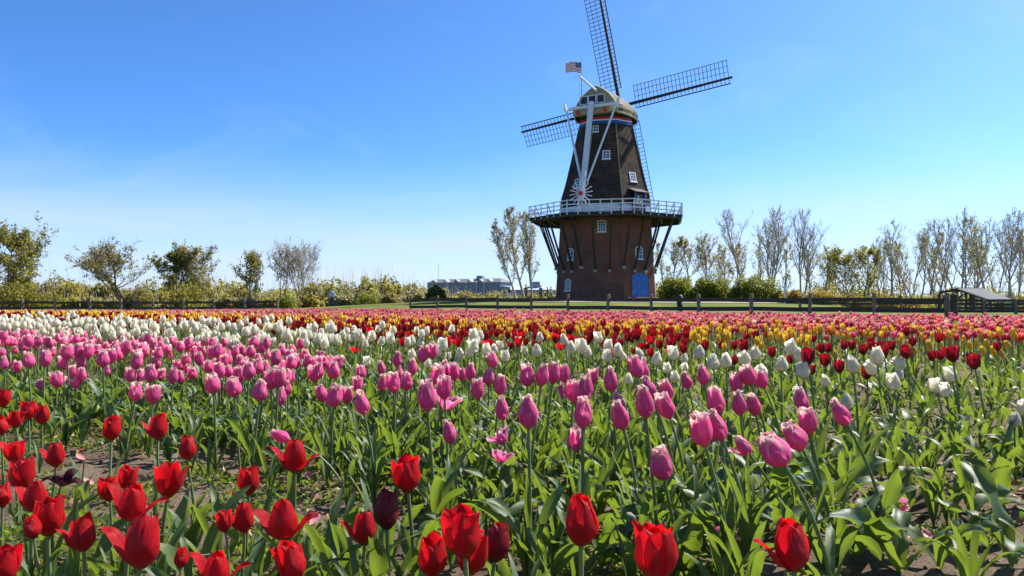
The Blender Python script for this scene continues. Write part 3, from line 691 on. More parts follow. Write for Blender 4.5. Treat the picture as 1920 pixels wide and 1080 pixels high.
# open shelter with a metal roof
z0 = 70.0
def sh(px, py, z): return at(px, py, z)
pav = empty('shelter', onground(1835, z0), 0, 'open timber shelter with sloping grey metal roof behind the corral', 'shelter'); po = pav.location
rA, rB = sh(1794, 541, z0), sh(1842, 541, z0 + 9); eA, eB = sh(1857, 563, z0 - 3.2), sh(1899, 562.5, z0 + 6)
lA, lB = rA + (rA - eA) * Vector((0.9, 0.9, 0)).x * 0 + Vector((-0.8, 1.5, -0.34)), rB + Vector((-0.8, 1.5, -0.34))
M['metal_roof'] = simple('ribbed_metal_roof', (0.030, 0.038, 0.052), 0.8, 0.2, 3, 0.2)
for (a, b, c, d) in ((rA, rB, eB, eA), (rB, rA, lA, lB)):
    N = 9; nrm = (b - a).cross(d - a).normalized(); nrm = nrm if nrm.z > 0 else -nrm
    for i in range(N):
        u0, u1 = i / N + 0.006, (i + 1) / N - 0.006
        q = [a.lerp(b, u0), a.lerp(b, u1), d.lerp(c, u1), d.lerp(c, u0)]
        mb = MB(); mb.hexa([v - po for v in q] + [v - po + nrm * 0.05 for v in q]); mb.build('roof_panel', M['metal_roof'], pav)
mb = MB(); mb.beam(rA - po, rB - po, 0.14, 0.2); mb.beam(eA - po - UP * 0.1, eB - po - UP * 0.1, 0.12, 0.2); mb.beam(rA - po - UP * .08, eA - po - UP * .08, 0.10, 0.16); mb.beam(rA - po - UP * .08, lA - po - UP * .08, 0.10, 0.16)
mb.build('roof_frame', M['dark_wood'], pav)
for q in (rA, rA.lerp(rB, 0.5), rB, eA, eA.lerp(eB, 0.5), eB, lA, lB, rA.lerp(eA, 0.5), rB.lerp(eB, .5)):
    g = Vector((q.x, q.y, gh(q.x, q.y) - 0.2)); mb = MB(); mb.beam(g - po, q - po - UP * 0.12, 0.16, 0.16); mb.build('post', M['dark_wood'], pav)
for q, d in ((rA, eA - rA), (eA, rA - eA)):
    mb = MB(); k = q.lerp(q + d, 0.28) - po - UP * 0.12; mb.beam(q - po - UP * 1.0, k, 0.09, 0.09); mb.build('knee_brace', M['dark_wood'], pav)

# ------------------------------------------------------------------ far buildings
M['siding'] = simple('grey_blue_siding', (0.20, 0.235, 0.30), 0.8, 0.12, 0.3, 0.0)
M['roof_far'] = simple('grey_roof', (0.14, 0.14, 0.155), 0.8, 0.12, 0.4, 0.0)
M['trim_far'] = simple('pale_trim', (0.42, 0.45, 0.50), 0.7, 0.1, 0.4, 0.0)
M['glass_far'] = simple('far_glass', (0.03, 0.04, 0.06), 0.15, 0.2, 0.4, 0.0, spec=0.7)
ZB = 620.0
b0 = Vector(((801 - 960) / FPX * ZB, ZB)); b1 = Vector(((938 - 960) / FPX * (ZB - 38), ZB - 38))
bx = Vector((b1.x - b0.x, b1.y - b0.y, 0)); BL = bx.length; bx.normalize(); by = Vector((-bx.y, bx.x, 0))
bg_z = gh(b0.x, b0.y) - 1.0
hotel = empty('lakeside_hotel', (b0.x, b0.y, bg_z), math.atan2(bx.y, bx.x), 'long grey-blue hotel block with gabled roof beyond the yellow scrub', 'building')
EV, RD, DP = 15.6, 18.8, 16.0
def bt(name, mt, fn, par): mb = MB(); fn(mb); return mb.build(name, M[mt], par)
bt('wall', 'siding', lambda m: m.box((BL / 2, DP / 2, EV / 2), (BL, DP, EV)), hotel)
roof = bt('roof', 'roof_far', lambda m: m.hexa([(-1, -1, EV), (BL + 1, -1, EV), (BL + 1, DP + 1, EV), (-1, DP + 1, EV), (4, DP / 2 - 1, RD), (BL - 4, DP / 2 - 1, RD), (BL - 4, DP / 2 + 1, RD), (4, DP / 2 + 1, RD)]), hotel)
bt('stair_tower', 'siding', lambda m: m.box((BL * 0.665, DP / 2, RD + 0.6), (5, 4, 3.4)), roof)
for i, f in enumerate((0.10, 0.27, 0.42, 0.60, 0.74, 0.86)):
    X = BL * f; bt('dormer', 'trim_far' if i % 2 else 'siding', lambda m: (m.hexa([(X - 1.9, -1.3, EV - 0.5), (X + 1.9, -1.3, EV - 0.5), (X + 1.9, 3.5, EV - 0.5), (X - 1.9, 3.5, EV - 0.5), (X - 1.9, -1.3, EV + 0.8), (X + 1.9, -1.3, EV + 0.8), (X + 1.9, 3.5, EV + 0.8), (X - 1.9, 3.5, EV + 0.8)]), m.poly([(X - 2.2, -1.4, EV + 0.8), (X + 2.2, -1.4, EV + 0.8), (X, -1.4, EV + 2.7)]), m.poly([(X - 2.2, -1.4, EV + 0.8), (X, -1.4, EV + 2.7), (X, 4, EV + 2.7), (X - 2.2, 4, EV + 0.8)]), m.poly([(X + 2.2, -1.4, EV + 0.8), (X, -1.4, EV + 2.7), (X, 4, EV + 2.7), (X + 2.2, 4, EV + 0.8)])), roof)
nw = 17
for r_ in range(4):
    for i in range(nw):
        X = BL * (i + 0.5) / nw; Z = 1.8 + r_ * 3.5
        w_ = bt('window', 'trim_far', lambda m: m.box((X, -0.08, Z + 0.85), (2.0, 0.3, 1.95)), hotel)
        bt('pane', 'glass_far', lambda m: m.box((X, -0.24, Z + 0.85), (1.6, 0.1, 1.6)), w_)
    if r_: bt('balcony', 'trim_far', lambda m: m.box((BL * 0.62, -0.9, 1.5 + r_ * 3.5), (BL * 0.30, 1.5, 0.35)), hotel)
for f in (0.56, 0.70, 0.80):
    bt('bay', 'trim_far', lambda m: m.box((BL * f, -0.7, EV / 2), (0.7, 1.3, EV)), hotel)
bt('lower_wing', 'siding', lambda m: m.hexa([(BL, 1, 0), (BL + 18, 1, 0), (BL + 18, 14, 0), (BL, 14, 0), (BL, 1, 12.6), (BL + 16, 1, 10.6), (BL + 16, 14, 10.6), (BL, 14, 12.6)]), hotel)
mb = MB(); mb.tube([(BL * 0.08, 8, 8), (BL * 0.08, 8, RD + 13)], 0.16, 5); mb.build('mast', M['trim_far'], hotel)
wpos = onground(995, 560)
ware = empty('distant_warehouse', (wpos.x, wpos.y, gh(wpos.x, wpos.y) - 1), 0.1, 'low pale-roofed building with a square plant tower behind the poplars', 'building')
bt('wall', 'siding', lambda m: m.box((2, 10, 4.5), (34, 20, 9)), ware)
bt('roof', 'trim_far', lambda m: m.hexa([(-16, -1, 9), (20, -1, 9), (20, 21, 9), (-16, 21, 9), (-14, 9, 11.6), (18, 9, 11.6), (18, 11, 11.6), (-14, 11, 11.6)]), ware)
bt('plant_tower', 'siding', lambda m: m.box((4.5, 8, 12.2), (6.5, 6, 6)), ware)

# ------------------------------------------------------------------ trees and shrubs
TB = {'olive': [(0.15, 0.15, 0.028), (0.22, 0.20, 0.035), (0.11, 0.12, 0.022), (0.25, 0.20, 0.05)],
      'brown': [(0.20, 0.15, 0.05), (0.26, 0.20, 0.08), (0.15, 0.13, 0.04), (0.28, 0.23, 0.13)],
      'pale': [(0.30, 0.26, 0.14), (0.36, 0.32, 0.20), (0.24, 0.22, 0.10), (0.22, 0.20, 0.08)],
      'yellow': [(0.28, 0.24, 0.04), (0.34, 0.27, 0.05), (0.20, 0.20, 0.03), (0.25, 0.19, 0.04)],
      'green': [(0.075, 0.13, 0.012), (0.11, 0.17, 0.016), (0.15, 0.20, 0.02), (0.05, 0.09, 0.012)],
      'lime': [(0.15, 0.21, 0.02), (0.20, 0.25, 0.03), (0.11, 0.16, 0.02), (0.22, 0.26, 0.04)],
      'rust': [(0.22, 0.085, 0.03), (0.28, 0.12, 0.05), (0.16, 0.07, 0.03), (0.20, 0.13, 0.05)],
      'dark': [(0.035, 0.065, 0.012), (0.05, 0.085, 0.015), (0.028, 0.05, 0.012), (0.07, 0.10, 0.02)]}
def leaf_cloud(P, size, pal, seed, elong=1.7, gain=1.0):
    """a rhombic leaf at every point, turned at random"""
    r = np.random.default_rng(seed); n = len(P); P = np.asarray(P, float)
    a = r.normal(size=(n, 3)); a /= np.linalg.norm(a, axis=1)[:, None]
    b = r.normal(size=(n, 3)); b -= a * (a * b).sum(1)[:, None]; b /= np.linalg.norm(b, axis=1)[:, None]
    s_ = size * r.uniform(0.6, 1.35, n)[:, None]
    V = np.stack([P + a * s_ * elong / 2, P + b * s_ / 2, P - a * s_ * elong / 2, P - b * s_ / 2], 1).reshape(-1, 3)
    F = np.arange(4 * n).reshape(-1, 4)
    cols = np.array(TB[pal]); c = (cols[r.integers(0, len(cols), n)] * r.uniform(0.70, 1.30, (n, 1)) * gain).clip(0, .7)
    C = np.concatenate([np.repeat(c, 4, 0), np.ones((4 * n, 1))], 1)
    return V, F, C
def leaf_obj(name, P, size, pal, seed, parent=None, elong=1.7):
    V, F, C = leaf_cloud(P, size, pal, seed, elong)
    return link(name, np_mesh(name, V, F, M['tree_leaf'], cattr={'tint': C}), parent)

class Tubes:
    def __init__(s): s.V = []; s.F = []; s.n = 0
    def add(s, pts, rad, k):
        pts = np.asarray(pts, float); m = len(pts)
        t = np.gradient(pts, axis=0); t /= np.linalg.norm(t, axis=1)[:, None] + 1e-9
        ref = np.array([0.31, 0.77, 0.12]); a = np.cross(t, ref); a /= np.linalg.norm(a, axis=1)[:, None] + 1e-9; b = np.cross(t, a)
        q = 2 * np.pi * np.arange(k) / k
        ring = pts[:, None, :] + np.asarray(rad)[:, None, None] * (np.cos(q)[None, :, None] * a[:, None, :] + np.sin(q)[None, :, None] * b[:, None, :])
        s.V.append(ring.reshape(-1, 3)); i = np.arange((m - 1) * k).reshape(m - 1, k); j = (np.arange(k) + 1) % k
        s.F.append((np.stack([i, i[:, j], i[:, j] + k, i + k], -1).reshape(-1, 4)) + s.n); s.n += m * k
    def obj(s, name, mat, parent=None): return link(name, np_mesh(name, np.concatenate(s.V), np.concatenate(s.F), mat), parent)

def make_tree(name, label, base, height, spread, pal, leaves, leaf_size, seed, lean=(0, 0), stems=1, bark='bark', limb0=0.28, angle=0.75, twigs=1.0,
              r0=None, up=0.5, group=None, limbs=11, leaf_from=0.25, curve=0.0, gnarl=0.10, stem_spread=0.25):
    rg = np.random.default_rng(seed)
    root = empty(name, base, 0, label, 'tree', group); spread = spread * 1.28; twigs = twigs * 1.2
    tr, cr_ = Tubes(), Tubes(); tips = []
    def path(p, d, L, k, wob, lift):
        pts = [p]; d = d / np.linalg.norm(d)
        for i in range(k):
            d = d + rg.normal(0, wob, 3) + np.array([0, 0, lift / k]); d = d / np.linalg.norm(d); pts.append(pts[-1] + d * L / k)
        return np.array(pts), d
    r0 = r0 or height * 0.017
    for s_ in range(stems):
        H = height * (1 if s_ == 0 else rg.uniform(0.78, 0.98)); az = rg.uniform(0, 6.28)
        d0 = np.array([lean[0] + (stem_spread * math.cos(az + s_ * 2.4) if stems > 1 else 0), lean[1] + (stem_spread * math.sin(az + s_ * 2.4) if stems > 1 else 0), 1.0])
        tp, dd = path(np.array([0, 0, -0.15]), d0, H * 0.97, 9, gnarl * 0.6, up * 0.3)
        sc = H / max(tp[-1][2], 0.1); tp[:, 2] *= min(sc, 1.35)
        rad = np.linspace(r0, r0 * 0.12, 10) * (1 if stems == 1 else 0.72); rad[0] *= 1.35
        tr.add(tp, rad, 6)
        for i in range(limbs):
            f = limb0 + (0.97 - limb0) * (i + rg.uniform(0, 0.9)) / limbs; k = f * 9; ii = min(int(k), 8); p = tp[ii] + (tp[ii + 1] - tp[ii]) * (k - ii)
            td = tp[ii + 1] - tp[ii]; td /= np.linalg.norm(td)
            az = i * 2.4 + rg.uniform(-0.5, 0.5); ang = angle * rg.uniform(0.75, 1.25)
            d = td * math.cos(ang) + np.array([math.cos(az), math.sin(az), 0]) * math.sin(ang)
            L = spread * (0.55 + 0.6 * math.sin(math.pi * min(1, (f - limb0) / (1 - limb0) * 0.75 + 0.25))) * rg.uniform(0.75, 1.15) * (1.0 - 0.45 * max(0, f - 0.6) / 0.4)
            lp, ld = path(p, d, L, 6, gnarl, up)
            lr = r0 * (0.52 - 0.33 * f) * (1 if stems == 1 else 0.8); tr.add(lp, np.linspace(lr, lr * 0.2, 7), 4)
            for j in range(int(7 * twigs)):
                g = 0.22 + 0.78 * (j + rg.uniform(0, 1)) / (7 * twigs); k2 = min(g * 6, 5.99); i2 = int(k2); q = lp[i2] + (lp[i2 + 1] - lp[i2]) * (k2 - i2)
                dj = (lp[i2 + 1] - lp[i2]); dj /= np.linalg.norm(dj); dj = dj + rg.normal(0, 0.62, 3) + np.array([0, 0, up * 0.35])
                bp_, bd = path(q, dj, L * rg.uniform(0.22, 0.45), 4, gnarl * 1.5, up * 0.7); br = max(lr * 0.30, 0.014); cr_.add(bp_, np.linspace(br, 0.010, 5), 3)
                for t_ in range(5):
                    i3 = rg.integers(1, 5); q3 = bp_[i3]; d3 = bd + rg.normal(0, 0.7, 3) + np.array([0, 0, up * 0.3])
                    wp, _ = path(q3, d3, L * rg.uniform(0.10, 0.22), 2, gnarl * 1.5, up * 0.4); cr_.add(wp[[0, 2]], [0.013, 0.007], 3)
                    if g > leaf_from: tips.append(wp)
    tr.obj('trunk', M[bark], root); tw = tag(cr_.obj('twigs', M[bark], root), kind='stuff')
    if leaves and tips:
        T = np.array(tips); n = leaves; idx = rg.integers(0, len(T), n); u = rg.uniform(0, 2, n); i = np.minimum(u.astype(int), 1)
        P = T[idx, i] + (T[idx, i + 1] - T[idx, i]) * (u - i)[:, None] + rg.normal(0, leaf_size * 0.9, (n, 3))
        leaf_obj('crown', P, leaf_size, pal, seed + 1, root)
    return root
def lumps(center, rx, ry, h, n, seed, nl=14, shell=0.55):
    """points through a lumpy bush: several overlapping lobes, denser towards their skins"""
    r = np.random.default_rng(seed); P = []
    for i in range(nl):
        a = r.uniform(0, 6.28); q = math.sqrt(r.uniform(0, 1)) * 0.72; lz = r.uniform(0.18, 0.72); k = r.uniform(0.30, 0.46) * (1 - 0.35 * q)
        c = np.array([rx * q * math.cos(a), ry * q * math.sin(a), h * lz * (1 - 0.4 * q)])
        m = max(int(n / nl), 1); d = r.normal(size=(m, 3)); d /= np.linalg.norm(d, axis=1)[:, None]
        rad = (shell + (1 - shell) * r.uniform(0, 1, m) ** 0.6)[:, None] * r.uniform(0.85, 1.2, (m, 1))
        P.append(c + d * rad * np.array([rx * k, ry * k, h * k * 0.95]))
    P = np.concatenate(P); P = P[P[:, 2] > 0.02]
    return P + np.asarray(center)
def make_bush(name, label, base, rx, h, pal, n, size, seed, ry=None, cat='shrub', group=None, nl=16):
    root = empty(name, base, 0, label, cat, group); ry = ry or rx * 0.8
    leaf_obj('foliage', lumps((0, 0, 0), rx, ry, h, n, seed, nl), size, pal, seed, root)
    t_ = Tubes(); r = np.random.default_rng(seed)
    for i in range(9):
        a = r.uniform(0, 6.28); e = np.array([rx * 0.6 * math.cos(a), ry * 0.6 * math.sin(a), h * r.uniform(0.6, 0.9)]); p0 = np.array([0.15 * math.cos(a), 0.15 * math.sin(a), -0.1])
        t_.add([p0, p0 * 0.6 + e * 0.4 + r.normal(0, .06, 3), e], [0.03, 0.022, 0.01], 4)
    t_.obj('stem', M['bark'], root); return root

# left side
make_tree('leafy_tree', 'big bushy olive-leaved tree at the far end of the fence', onground(18, 76), 6.6, 3.3, 'olive', 9000, 0.15, 21, limbs=18, limb0=0.10, twigs=1.7, up=0.45, angle=0.9, bark='bark_dark')
make_bush('undergrowth_shrub', 'dense olive shrub under the big bushy tree', onground(40, 74), 4.2, 3.0, 'olive', 4200, 0.15, 22)
g_ = onground(246, 71)
make_tree('leaning_tree', 'gnarled leaning tree with crooked limbs over the fence', g_, 5.6, 2.5, 'brown', 3600, 0.11, 23, lean=(-0.42, 0), stems=4, limbs=6, limb0=0.42, twigs=1.5, bark='bark_dark', gnarl=0.22, r0=0.20, up=0.75, stem_spread=0.62)
make_bush('brown_shrub', 'brown-green shrub at the foot of the gnarled leaning tree', onground(262, 70.5), 1.9, 3.0, 'brown', 2200, 0.13, 24)
make_tree('spring_tree', 'round spring-leaved tree beside the gnarled leaning tree', onground(330, 75), 5.3, 1.9, 'olive', 5000, 0.13, 25, limbs=14, limb0=0.12, twigs=1.5, up=0.7)
make_tree('spring_tree', 'brownish budding tree between the round tree and the slim one', onground(372, 76), 5.6, 2.1, 'brown', 4200, 0.12, 26, stems=2, limbs=11, limb0=0.18, twigs=1.5, up=0.7)
make_bush('olive_shrub', 'dark olive shrub under the brownish budding tree', onground(352, 73), 2.6, 2.7, 'olive', 2600, 0.14, 27)
make_tree('slim_tree', 'slim upright tree with pale spring leaves near the fence end', onground(464, 80), 5.4, 1.8, 'yellow', 2200, 0.12, 28, stems=2, limbs=11, limb0=0.15, up=0.85, angle=0.62, twigs=1.2)
make_tree('sparse_tree', 'thin tree with sparse buds above the fence end', onground(526, 82), 6.3, 2.1, 'pale', 900, 0.10, 29, stems=2, limbs=10, limb0=0.30, up=0.7, twigs=1.3)
make_tree('bare_tree', 'bare vase-shaped tree standing behind the rounded green shrub', onground(562, 82), 6.0, 2.5, 'brown', 350, 0.09, 30, stems=3, limbs=10, limb0=0.25, up=0.65, angle=0.55, twigs=1.5)
make_bush('green_shrub', 'rounded green shrub beside the last post of the fence', onground(541, 69), 1.25, 1.45, 'lime', 2200, 0.085, 31)
make_bush('green_shrub', 'low green shrub in front of the scrub, away from the fences', onground(690, 76), 1.55, 1.25, 'lime', 2000, 0.085, 32)
# weeping tree
wp = onground(815, 66)
weep = empty('weeping_tree', wp, 0, 'small dark green weeping tree behind the end of the mill fence', 'tree')
tt_ = Tubes(); tt_.add([(0.35, 0, -0.1), (0.30, 0, 0.7), (0.1, 0, 1.35)], [0.07, 0.06, 0.05], 6); PW = []; r = np.random.default_rng(33)
for i in range(70):
    a = r.uniform(0, 6.28); q = math.sqrt(r.uniform(0.05, 1)); top = np.array([0.1, 0, 1.35 + 0.25 * (1 - q)]); ex = np.array([0.1 + 0.85 * q * math.cos(a), 0.7 * q * math.sin(a), 1.30 - 0.35 * q]); lo = ex + np.array([0.06 * math.cos(a), 0.05 * math.sin(a), -r.uniform(0.35, 0.95) * q])
    tt_.add([top, (top + ex) / 2 + np.array([0, 0, 0.12]), ex, lo], [0.02, 0.015, 0.012, 0.006], 3)
    for u in r.uniform(0, 1, 26):
        PW.append((ex + (lo - ex) * u if u > 0.35 else top + (ex - top) * (u / 0.35) + np.array([0, 0, 0.08])) + r.normal(0, 0.05, 3))
tt_.obj('trunk', M['bark_dark'], weep); leaf_obj('crown', np.array(PW), 0.10, 'dark', 34, weep, 2.4)
# poplars left of the mill
PG = dict(limbs=14, limb0=0.24, up=1.1, angle=0.55, twigs=1.35, bark='bark_pale', leaf_from=0.15)
make_tree('poplar', 'tall poplar leaning away from the mill with a straight pale trunk', onground(969, 100), 10.2, 2.3, 'pale', 1500, 0.13, 41, lean=(-0.26, 0), **PG)
make_tree('poplar', 'tallest poplar beside the mill, its crown just below the gallery', onground(984, 102), 12.9, 2.2, 'pale', 2100, 0.13, 42, lean=(-0.12, 0), **PG)
make_tree('poplar', 'forked poplar closest to the struts of the mill gallery', onground(998, 98), 11.6, 2.0, 'pale', 1500, 0.13, 43, lean=(-0.02, 0), stems=2, stem_spread=0.10, **PG)
# right of the mill
make_tree('slender_tree', 'slender spring tree close behind the gallery struts', onground(1262, 112), 9.4, 2.1, 'pale', 1300, 0.13, 51, limbs=12, limb0=0.35, up=0.8, twigs=1.3)
make_tree('slender_tree', 'slender leaning tree above the gap between two green bushes', onground(1293, 110), 9.8, 2.1, 'pale', 1500, 0.13, 52, lean=(-0.08, 0), limbs=12, limb0=0.4, up=0.8, twigs=1.3)
make_tree('slender_tree', 'spring tree rising behind the middle green bush', onground(1328, 106), 9.6, 2.4, 'pale', 1700, 0.13, 53, lean=(-0.1, 0), stems=2, stem_spread=0.12, limbs=11, limb0=0.35, up=0.8, twigs=1.3)
make_tree('slender_tree', 'short spring tree behind the largest green bush', onground(1384, 104), 8.4, 2.0, 'pale', 1400, 0.13, 54, limbs=11, limb0=0.4, up=0.7, twigs=1.3)
BG = dict(limbs=14, limb0=0.30, up=0.9, angle=0.55, twigs=1.25, bark='bark_pale')
make_tree('tall_bare_tree', 'tall straight bare tree first of the three rising over the green bushes', onground(1401, 96), 12.0, 2.6, 'pale', 400, 0.11, 55, lean=(-0.05, 0), **BG)
make_tree('tall_bare_tree', 'tall forked tree with patches of buds, middle of the three', onground(1449, 92), 11.9, 2.5, 'pale', 900, 0.12, 56, stems=3, stem_spread=0.24, **BG)
make_tree('tall_bare_tree', 'tall bare vase-shaped tree, last of the three near the rust bushes', onground(1502, 94), 12.2, 2.9, 'brown', 250, 0.10, 57, stems=2, stem_spread=0.12, **BG)
make_tree('slender_tree', 'small crooked tree leaning over the rust bushes', onground(1540, 90), 7.2, 2.0, 'yellow', 1000, 0.12, 58, lean=(0.12, 0), limbs=10, limb0=0.35, up=0.6, gnarl=0.16, twigs=1.3)
make_tree('yellow_tree', 'yellow-green budding tree between the rust bushes and the bare grove', onground(1590, 88), 7.0, 2.1, 'yellow', 2200, 0.13, 59, stems=2, limbs=11, limb0=0.25, up=0.6, twigs=1.4, bark='bark_dark')
make_tree('yellow_tree', 'leaning yellow-leaved tree at the near edge of the bare grove', onground(1612, 86), 7.2, 2.1, 'yellow', 1900, 0.13, 60, lean=(0.3, 0), limbs=11, limb0=0.3, up=0.6, twigs=1.4, bark='bark_dark')
GG = dict(limbs=12, limb0=0.32, up=0.8, angle=0.6, twigs=1.15, bark='bark_pale')
grove = [(1673, 92, 420, 2.4, 300, (0, 0), 1, 'slim bare tree first in the grove behind the planked fence'), (1655, 100, 455, 2.2, 200, (-0.12, 0), 2, 'low bare tree leaning away from the grove towards the yellow trees'),
         (1723, 90, 432, 2.3, 900, (-0.14, 0), 2, 'bare tree with a yellowish tuft second in the grove'), (1760, 94, 415, 2.3, 250, (-0.1, 0), 2, 'forked bare tree in the grove just before the gate post'),
         (1797, 88, 402, 2.6, 450, (-0.05, 0), 2, 'tallest bare tree behind the ridge of the grey-roofed shelter'), (1828, 98, 420, 2.3, 200, (-0.03, 0), 3, 'clump of thin bare trunks behind the shelter roof'),
         (1850, 90, 412, 2.4, 1300, (-0.05, 0), 1, 'tree with yellow-green leaves above the shelter roof'), (1893, 86, 402, 2.9, 300, (0, 0), 2, 'broad bare tree at the end of the shelter roof'),
         (1935, 90, 410, 2.6, 300, (-0.05, 0), 2, 'bare tree cut off by the frame past the shelter')]
for i, (px, z, ty_, sp_, lv, ln, stn, lb) in enumerate(grove):
    b = onground(px, z); H = at(px, ty_, z).z - b.z
    make_tree('grove_tree', lb, b, H, sp_, 'yellow' if lv > 800 else 'pale', lv, 0.11, 70 + 3 * i, lean=ln, stems=stn, stem_spread=0.16, group='bare trees of the grove', **GG)
# clipped green bushes by the mill
for px, z, w_, h_, sd, lb in ((1266, 68, 1.75, 2.5, 81, 'bright green bush right against the brick mill'), (1336, 67, 1.85, 2.5, 82, 'middle one of the three large green bushes behind the fence'), (1420, 66, 2.15, 2.5, 83, 'widest green bush farthest from the mill')):
    make_bush('green_bush', lb, onground(px, z), w_, h_ * 1.12, 'green', 6500, 0.105, sd, cat='bush', group='large green bushes beside the mill', nl=22)
for px, z, w_, h_, sd, lb in ((1303, 67.3, 0.8, 1.5, 84, 'small yellow-green bush filling the gap next to the bright bush'), (1376, 66.3, 0.75, 1.6, 85, 'small yellow-green bush squeezed between the two larger green bushes'), (1456, 65.3, 0.8, 1.5, 86, 'small lime bush at the end of the green bushes')):
    make_bush('lime_bush', lb, onground(px, z), w_, h_, 'lime', 1500, 0.10, sd, cat='bush')
for px, z, w_, h_, sd, lb in ((1490, 64, 1.6, 1.7, 87, 'rust-brown bush beside the pale forked post'), (1541, 63, 1.5, 1.5, 88, 'rust-brown bush behind the fence under the crooked tree'), (1600, 66, 1.9, 1.5, 89, 'rusty bush in front of the yellow trees'), (1655, 64, 1.7, 1.4, 90, 'low rusty bush behind the planked fence'), (1700, 66, 1.6, 1.3, 91, 'faded rusty bush beneath the slim bare trees')):
    b = onground(px, z); make_bush('rust_bush', lb, b, w_, (at(px, 541, z).z - b.z) * h_ / 1.6, 'rust', 3000, 0.095, sd, cat='bush')

back = [(1246, 128, 452), (1348, 130, 470), (1362, 124, 462), (1428, 128, 440), (1470, 126, 452), (1525, 124, 462), (1562, 126, 478), (1632, 120, 462), (1690, 122, 452), (1708, 116, 446), (1742, 118, 440), (1776, 120, 446), (1812, 118, 440), (1868, 118, 436), (1910, 120, 430)]
for i, (px, z, ty_) in enumerate(back):
    b = onground(px, z); make_tree('distant_tree', 'hazy distant tree, %s counting away from the mill in the rear rank' % ['first', 'second', 'third', 'fourth', 'fifth', 'sixth', 'seventh', 'eighth', 'ninth', 'tenth', 'eleventh', 'twelfth', 'thirteenth', 'fourteenth', 'fifteenth'][i],
                               b, at(px, ty_, z).z - b.z, 1.9, 'pale', 700, 0.15, 300 + 7 * i, stems=1 + i % 2, stem_spread=0.14, limbs=10, limb0=0.25, up=0.8, angle=0.55, twigs=0.65, bark='bark_pale', group='rear rank of bare trees')
# far scrub that reads as one mass
def thicket(name, label, spec, seed):
    r = np.random.default_rng(seed); Vs, Fs, Cs = [], [], []; n0 = 0; tw = Tubes()
    for px, z, rx, h, pal, n in spec:
        b = onground(px, z); P = lumps((b.x, b.y, b.z - 0.15), rx, rx * 0.7, h, n, int(r.integers(1e6)), 9)
        V, F, C = leaf_cloud(P, 0.235, pal, int(r.integers(1e6)), gain=1.35); Vs.append(V); Fs.append(F + n0); Cs.append(C); n0 += len(V)
        for k in range(7):
            p0 = np.array([b.x + r.uniform(-rx, rx) * 0.8, b.y - rx * 0.3, b.z]); e = p0 + np.array([r.normal(0, 0.35), 0, h * r.uniform(0.7, 1.25)]); tw.add([p0, (p0 + e) / 2 + r.normal(0, .12, 3), e], [0.03, 0.022, 0.008], 3)
    o = tag(link(name, np_mesh(name, np.concatenate(Vs), np.concatenate(Fs), M['tree_leaf'], cattr={'tint': np.concatenate(Cs)})), label, 'scrub', kind='stuff')
    tag(tw.obj('twigs', M['bark_pale'], o), kind='stuff'); return o
r = np.random.default_rng(99); spec = []
for px in np.arange(-90, 800, 11.5):
    tall = 3.7 + 0.8 * math.sin(px * 0.021) + r.uniform(-0.7, 0.9); z = r.uniform(88, 108)
    spec.append((px + r.uniform(-8, 8), z, r.uniform(1.5, 2.5), tall * z / 100, ['olive', 'yellow', 'brown', 'olive', 'yellow', 'pale'][r.integers(6)], 800))
for px in np.arange(-60, 900, 24): spec.append((px, r.uniform(80, 86), r.uniform(1.2, 1.9), r.uniform(1.3, 2.2), ['brown', 'pale', 'yellow', 'brown'][r.integers(4)], 560))
thicket('scrub_thicket', 'dense yellowish spring scrub filling the space behind the fence', spec, 5)
spec = []
for px in np.arange(800, 1060, 14): spec.append((px + r.uniform(-5, 5), r.uniform(112, 130), r.uniform(1.4, 2.4), r.uniform(1.9, 3.1), ['yellow', 'yellow', 'olive', 'brown'][r.integers(4)], 700))
thicket('scrub_thicket', 'yellow scrub below the hotel and poplars', spec, 6)
spec = []
for px in np.arange(1230, 2030, 8): spec.append((px + r.uniform(-5, 5), r.uniform(96, 135), r.uniform(1.4, 2.8), (2.2 if px < 1480 else 3.2) + r.uniform(0.2, 2.6), ['yellow', 'olive', 'brown', 'yellow', 'pale', 'brown'][r.integers(6)], 540))
thicket('scrub_thicket', 'yellow-brown undergrowth beneath the bare trees beyond the mill', spec, 7)
spec = []
for px in np.arange(-1500, 3500, 40): spec.append((px, r.uniform(190, 240), r.uniform(4.5, 7), r.uniform(3.2, 5.2), ['olive', 'brown', 'olive'][r.integers(3)], 170))
thicket('far_woodland', 'hazy line of distant woodland along the horizon', spec, 8)

